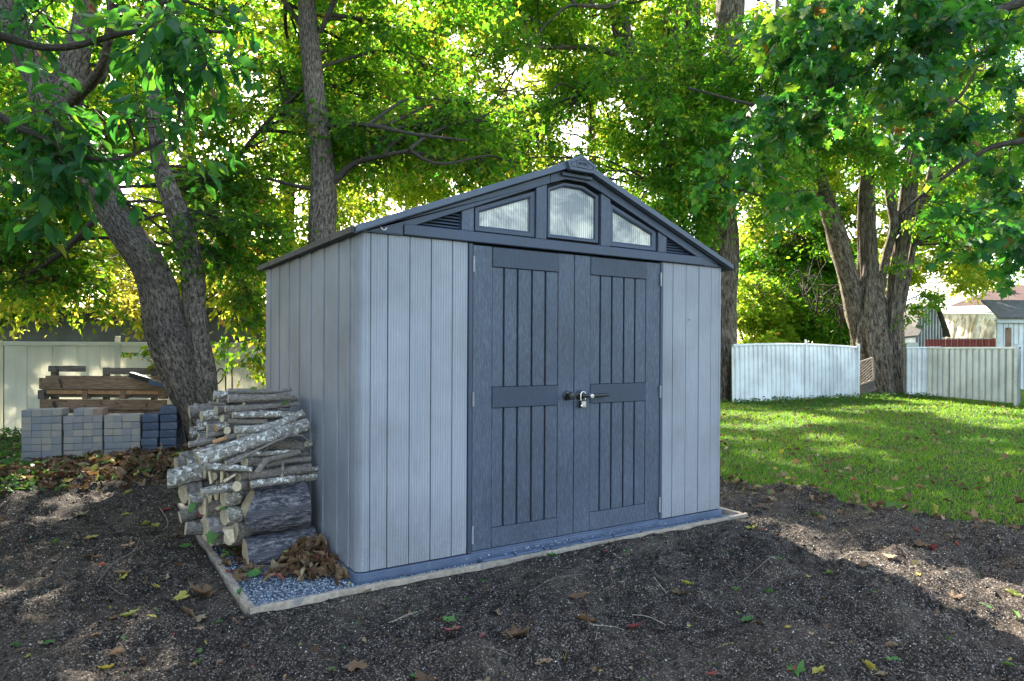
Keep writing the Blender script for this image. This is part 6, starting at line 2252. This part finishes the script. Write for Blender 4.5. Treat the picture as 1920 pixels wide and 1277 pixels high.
# on the lawn
n = 1700
xy = sample_ground(n, 3.3, 18, -5, 10, 1.3, 4.5, lambda x, y: x > lawn_edge(y) - 0.1)
leaf_pile("lawn_leaves", np.column_stack([xy, lawn_h(xy[:, 0], xy[:, 1]) + 0.04]), rng.uniform(0.04, 0.085, n), tones(n, (0.66, 0.26, 0.03, 0.03, 0.02)), 0.5)
# along the edge of the lawn
n = 150
yy = rng.uniform(-3, 2, n)
xx = lawn_edge(yy) + rng.normal(0, .12, n)
leaf_pile("lawn_edge_leaves", np.column_stack([xx, yy, soil_h(xx, yy) + .025]), rng.uniform(0.04, 0.09, n), tones(n, (0.5, 0.36, 0.04, 0.06, 0.04)), 0.5)

# single fallen leaves on the soil that one could pick up: (photo pixel, length px, tone)
SINGLE = [
    (380, 1130, 62, "brown", "largest curled brown leaf on the soil just outside the timber corner"), (352, 1152, 44, "tan", "tan leaf lying beside the large curled one near the timber corner"),
    (372, 1155, 34, "tan", "pale folded leaf tucked under the large curled one"), (340, 1128, 34, "yellow", "yellowish leaf next to the large curled leaf near the timber corner"),
    (585, 1215, 40, "brown", "brown leaf alone on the soil left of the faint rut"), (968, 1200, 62, "brown", "broad brown leaf lying flat in the near foreground"),
    (1095, 1180, 48, "brown", "rust-brown curled leaf standing on edge in the near foreground"), (1085, 1128, 40, "brown", "brown leaf beside the pale curled one below the doors"),
    (1068, 1133, 22, "tan", "small pale curled leaf below the doors"), (1275, 1120, 34, "brown", "reddish brown leaf out in front of the right-hand wall"),
    (1190, 1173, 30, "red", "small red leaf with a yellow stem in the near foreground"), (668, 1255, 52, "brown", "dark brown leaf at the bottom edge near the lower left"),
    (900, 1265, 46, "tan", "tan leaf at the very bottom edge of the view"), (795, 1275, 50, "brown", "brown leaf cut by the bottom edge"),
    (1020, 1235, 34, "tan", "pale tan leaf below the rust-brown one"), (1060, 1235, 40, "yellow", "yellow-green leaf below the rust-brown one"),
    (1036, 1040, 24, "green", "bright green leaf against the front timber edging"), (1172, 1040, 28, "green", "flat green leaf on soil in front of the right-hand door"),
    (1100, 1062, 10, "yellow", "tiny yellow leaf in front of the doors"), (905, 1092, 16, "green", "small lime leaf in front of the left-hand wall boards"),
    (912, 1104, 18, "brown", "little brown leaf touching the small lime leaf"), (778, 1152, 14, "green", "tiny green leaf left of the foreground twig pair"),
    (670, 1170, 16, "green", "green leaf scrap lower left of the door side"), (825, 1165, 30, "brown", "curled brown leaf above the red and green ones"),
    (848, 1188, 34, "red", "reddish leaf with a green one beneath it"), (842, 1196, 30, "green", "dark green leaf under the reddish one"),
    (745, 1205, 22, "brown", "orange-brown leaf left of the reddish one"), (765, 1198, 20, "tan", "pale leaf next to the orange-brown one"),
    (905, 1208, 22, "red", "small red leaf left of the broad brown leaf"), (1290, 1100, 28, "yellow", "yellow-green star-shaped leaf in front of the right-hand wall"),
    (1380, 1130, 34, "green", "long green leaf standing up from the soil on the right"), (1400, 1165, 36, "green", "narrow green leaf on the soil at the right"),
    (1425, 1173, 26, "brown", "brown leaf end touching the narrow green leaf"), (1500, 1150, 18, "green", "small lime leaf right of the narrow green leaf"),
    (1460, 1060, 26, "green", "pale green leaf at the dark side of the sunny patch"), (1445, 1078, 22, "green", "deep green leaf below the pale green one"),
    (1555, 1072, 20, "green", "bluish green leaf at the edge of the sunny patch"), (1588, 1050, 26, "yellow", "bright yellow leaf in the middle of the sunny patch"),
    (1620, 1075, 30, "brown", "orange-brown leaf at the lower edge of the sunny patch"), (1722, 1082, 18, "yellow", "small yellow leaf low in the sunny patch"),
    (1670, 1050, 28, "tan", "tan leaf in the bright middle of the sunny patch"), (1410, 985, 26, "yellow", "yellow leaf beside the far corner of the timber edging"),
    (1532, 968, 26, "green", "pale green leaf beyond the timber corner"), (1540, 975, 24, "tan", "whitish leaf beyond the timber corner"),
    (1630, 968, 26, "green", "green leaf near the lawn edge"), (1575, 966, 22, "tan", "tan leaf near the lawn edge"),
    (1717, 998, 22, "red", "small crimson leaf on the soil near the lawn"), (1728, 1022, 36, "brown", "dark brown leaf joined to the crimson one"),
    (1750, 1028, 30, "red", "crimson leaf with the dark brown one beside it"), (1792, 1012, 26, "tan", "pale pinkish leaf at the right of the crimson pair"),
    (1795, 1022, 24, "red", "pink-red leaf under the pale pinkish one"), (1882, 1040, 14, "tan", "tiny whitish leaf at the right edge"),
    (1450, 932, 28, "tan", "pale curled leaf between the shed and the lawn"), (1414, 930, 14, "tan", "small whitish leaf close to the right-hand wall"),
    (1790, 1120, 30, "tan", "tan leaf right of the sunny patch"), (1850, 1155, 30, "green", "grey-green leaf at the right edge"),
    (1905, 1165, 40, "green", "large grey-green leaf cut by the right edge"), (1900, 1118, 30, "yellow", "yellow leaf at the right edge above the grey-green ones"),
    (1670, 1210, 28, "tan", "pale three-pointed leaf in the lower right"), (1780, 1203, 36, "green", "bluish green leaf in the lower right"),
    (1682, 1238, 26, "green", "lime green leaf near the bottom right"), (1630, 1255, 44, "yellow", "orange-yellow leaf at the bottom right"),
    (1480, 1245, 34, "red", "orange-red leaf at the bottom, right of centre"), (1495, 1262, 44, "green", "grey-green leaf cut by the bottom edge"),
    (1535, 1270, 34, "yellow", "yellow leaf cut by the bottom edge"), (1335, 1270, 26, "red", "scarlet leaf cut by the bottom edge"),
    (1890, 1255, 24, "green", "teal leaf at the lower right corner"), (1655, 1268, 26, "tan", "pinkish tan leaf at the bottom edge"),
    (1285, 1245, 14, "green", "tiny green leaf above the bottom edge"), (1050, 1268, 22, "green", "green leaf at the bottom edge below the broad brown leaf"),
    (228, 1075, 30, "yellow", "golden leaf in the sun fleck at the left"), (175, 1055, 38, "brown", "rusty leaf with a small orange scrap at the left"),
    (192, 1068, 16, "red", "orange scrap touching the rusty leaf"), (230, 1055, 28, "tan", "pale leaf between the rusty and golden ones"),
    (275, 1085, 34, "tan", "tan leaf half green in the left foreground"), (308, 1092, 34, "tan", "tan leaf near the dead stem on the left"),
    (292, 1110, 20, "yellow", "yellow curled leaf left of the woodpile corner"), (335, 1055, 30, "brown", "pale brown round leaf beside the edging board"),
    (320, 1020, 16, "green", "small green leaf left of the edging board"), (348, 1032, 26, "green", "dark green leaf beside the edging board"),
    (330, 1005, 28, "tan", "whitish twisted leaf beside the edging board"), (292, 996, 28, "yellow", "golden leaf above the twisted whitish one"),
    (312, 955, 20, "red", "orange-red leaf near the back end of the edging board"), (345, 980, 22, "yellow", "orange leaf touching the edging board"),
    (240, 935, 20, "yellow", "yellow leaf on the dark soil in front of the litter"), (275, 957, 24, "yellow", "olive leaf on the dark soil"),
    (237, 966, 20, "yellow", "mustard leaf on the dark soil"), (152, 967, 28, "tan", "pale leaf curled on the dark soil at the left"),
    (105, 1026, 30, "green", "grey-green leaf at the far left"), (170, 1008, 28, "yellow", "yellow-green leaf with a pink one beside it"),
    (163, 1014, 14, "red", "pink leaf beside the yellow-green one"), (240, 1032, 26, "tan", "light brown leaf in the left middle ground"),
    (90, 1203, 26, "green", "lime leaf at the lower left"), (28, 1215, 22, "green", "green leaf at the far lower left"),
    (218, 1240, 32, "tan", "whitish curled leaf at the lower left"), (180, 1215, 20, "brown", "brown leaf above the whitish curled one"),
    (245, 1155, 36, "yellow", "long yellow leaf in the left foreground"), (210, 1162, 30, "brown", "brown leaf touching the long yellow one"),
    (285, 1158, 22, "yellow", "small yellow leaf left of the large curled leaf"), (410, 1167, 18, "green", "mint green leaf right of the large curled leaf"),
    (375, 1182, 26, "tan", "chalky leaf below the large curled one"), (380, 1226, 24, "green", "lime leaf at the lower left of centre"),
    (368, 1246, 30, "green", "longer lime leaf near the bottom"), (460, 1222, 20, "brown", "little brown leaf near the bottom left"),
    (200, 1258, 28, "yellow", "dull yellow leaf at the bottom left"), (448, 1113, 26, "green", "green leaf lying on the gravel by the timber corner"),
    (12, 1105, 26, "brown", "brown leaf at the left edge in the sun fleck"), (60, 1150, 22, "tan", "tan leaf in the lowest sun fleck at the left"),
    (655, 1098, 14, "yellow", "yellow leaf lying on the front timber edging"), (690, 1120, 20, "tan", "small tan leaf in front of the shed's near corner"),
]
for (px_, py_, ln_, tone, lab) in SINGLE:
    g_ = on(px_, py_, 2, 0.0)
    zz = float(soil_h(np.array([g_[0]]), np.array([g_[1]]))[0]) if not in_pad(g_[0], g_[1]) else 0.03
    g_ = on(px_, py_, 2, zz)
    zz = float(soil_h(np.array([g_[0]]), np.array([g_[1]]))[0]) if not in_pad(g_[0], g_[1]) else 0.03
    s_ = ln_ / F_PX * depth_of(g_) * 1.0
    kk = rng.integers(0, len(KINDS)) if ln_ > 24 else rng.choice([1, 2, 4, 5, 7, 8])
    v_, f_ = KINDS[kk]
    W_ = 1.0 if f_.shape[1] == 3 else 0.9
    V = (v_ * s_ * np.array([1, W_, 1])) @ rot(0.14).T
    V[:, 2] += -V[:, 2].min() + zz + 0.001
    V[:, :2] += g_[:2]
    lo, hi = TONES[tone]
    o = mesh_np("fallen_leaf", V, f_, MAT["fallen"], None, True, np.full(len(V), rng.uniform(lo, hi)), loc=(g_[0], g_[1], zz))
    tag(o, lab, "leaf", "single fallen leaves on the soil")
# scatter of tiny scraps nobody would count
n = 1100
xy = sample_ground(n, -3.0, 5, -3, 3.2, 1.2, 2.5, lambda x, y: (x < lawn_edge(y)) & ~in_pad(x, y, .03))
leaf_pile("leaf_scraps", np.column_stack([xy, soil_h(xy[:, 0], xy[:, 1]) + .008]), rng.uniform(0.008, 0.034, n), tones(n, (0.42, 0.38, 0.08, 0.09, 0.03)), .4)

# twigs and dead stalks
def stalk(pts, r, mat, lab, z=0.02, cat="twig"):
    P_ = []
    for a, b in pts:
        p = on(a, b, 2, 0)
        h_ = float(soil_h(np.array([p[0]]), np.array([p[1]]))[0]) if not in_pad(p[0], p[1]) else 0.01
        P_.append(np.array([p[0], p[1], max(h_, -0.01) + z + rng.uniform(0, .008)]))
    PP, RR = smooth_path(P_, [r * 0.7] * len(P_), .02)
    V, Q, UV = tube(PP, RR, 6)
    o = mesh_np("twig", V, Q, MAT[mat], None, True, None, UV, loc=P_[0])
    tag(o, lab, cat, "thin twigs on the soil")


stalk([(1362, 1068), (1378, 1088), (1390, 1094), (1445, 1083)], .0017, "log_slim", "thin grey forked twig in front of the right-hand wall")
stalk([(1374, 1100), (1383, 1093)], .0015, "log_slim", "short spur of the grey forked twig")
stalk([(728, 1172), (760, 1160), (783, 1154)], .002, "timber", "pale straw stalk in the lower foreground, upper of a pair")
stalk([(735, 1176), (765, 1166), (778, 1160)], .0016, "timber", "pale straw stalk in the lower foreground, lower of a pair")
stalk([(905, 1252), (940, 1243), (966, 1240)], .0014, "log_slim", "fine pale twig low in the foreground")
stalk([(1185, 1157), (1215, 1163), (1248, 1177)], .0022, "timber", "yellowish leaf stalk above the small red leaf")
stalk([(1090, 1190), (1110, 1200), (1150, 1197), (1170, 1195)], .0016, "timber", "dry stalk trailing from the rust-brown leaf")
stalk([(1225, 1108), (1250, 1122)], .002, "timber", "short straw stalk right of the doors")
stalk([(420, 1165), (465, 1140), (495, 1122), (512, 1100)], .0016, "log_slim", "long thin twig crossing the timber corner")
stalk([(300, 963), (314, 980), (311, 992), (296, 1000)], .003, "timber", "hooked dead stem beside the edging board")
stalk([(200, 1100), (225, 1118), (240, 1120)], .0018, "log_slim", "thin curved stem in the left foreground")
stalk([(1530, 1060), (1570, 1052), (1600, 1040), (1640, 1042)], .002, "timber", "pale stalk lying in the sunny patch")
stalk([(180, 1100), (215, 1080), (250, 1062), (262, 1040)], .0026, "log_slim", "dead stem running up the left foreground")
stalk([(412, 1098), (440, 1108), (455, 1117)], .0016, "log_slim", "broken twig by the edging board corner")
stalk([(480, 1073), (540, 1073)], .0018, "timber", "straight straw across the gravel")
stalk([(1000, 1120), (1040, 1112), (1070, 1106), (1090, 1100)], .0014, "log_slim", "faint twig below the padlock")
stalk([(1310, 1100), (1330, 1075)], .0014, "log_slim", "upright fine twig in front of the right-hand wall")
# bits caught on the shed
hk = thing("plastic_hook", "small white hook on the dark band above the front wall near corner", "hook", (0.075, -0.03, 1.80))
pts = [on(714, 425, 1, -.022), on(717, 430, 1, -.03), on(722, 431, 1, -.034), on(725, 427, 1, -.03)]
V, Q, UV = tube(smooth_path(pts, [.0022] * 4, .006)[0], [.0022] * len(smooth_path(pts, [.0022] * 4, .006)[0]), 6)
mesh_np("wire", V, Q, MAT["whitemetal"], hk, True)
p = on(1290, 601, 1, -.004)
v_, f_ = KINDS[1]
V = (v_ * .03) @ rot(.4).T
V[:, 1] = V[:, 1] * .3 - .012
V += p
o = mesh_np("stuck_leaf", V, f_, MAT["fallen"], None, True, np.full(len(V), .62), loc=p)
tag(o, "tiny yellow leaf stuck to the boards right of the doors", "leaf")
# pale green leaf standing on the woodpile
for (a, b, ln_, tone, lab) in ((533, 763, 16, "green", "pale green leaf resting on the woodpile near its top"), (475, 733, 12, "green", "dark green leaf on the topmost log"), (418, 960, 14, "green", "lime leaf caught in the split blocks"), (395, 1012, 26, "green", "green leaf at the foot of the pale grey block"), (360, 955, 22, "green", "green leaf beside the back edging board"), (375, 972, 18, "red", "red leaf beside the pale grey block")):
    p = on(a, b, 1, .66 if b < 900 else .74)
    s_ = ln_ / F_PX * depth_of(p) * 1.1
    v_, f_ = KINDS[rng.integers(0, len(KINDS))]
    V = (v_ * s_) @ rot(.7).T + p + np.array([0, -.01, .015])
    o = mesh_np("fallen_leaf", V, f_, MAT["fallen"], None, True, np.full(len(V), np.mean(TONES[tone])), loc=p)
    tag(o, lab, "leaf", "leaves caught on the woodpile")
print("triangles", sum(len(o.data.polygons) * (2 if len(o.data.polygons) and o.data.polygons[0].loop_total == 4 else 1) for o in scene.objects if o.type == "MESH"), "objects", len(scene.objects))
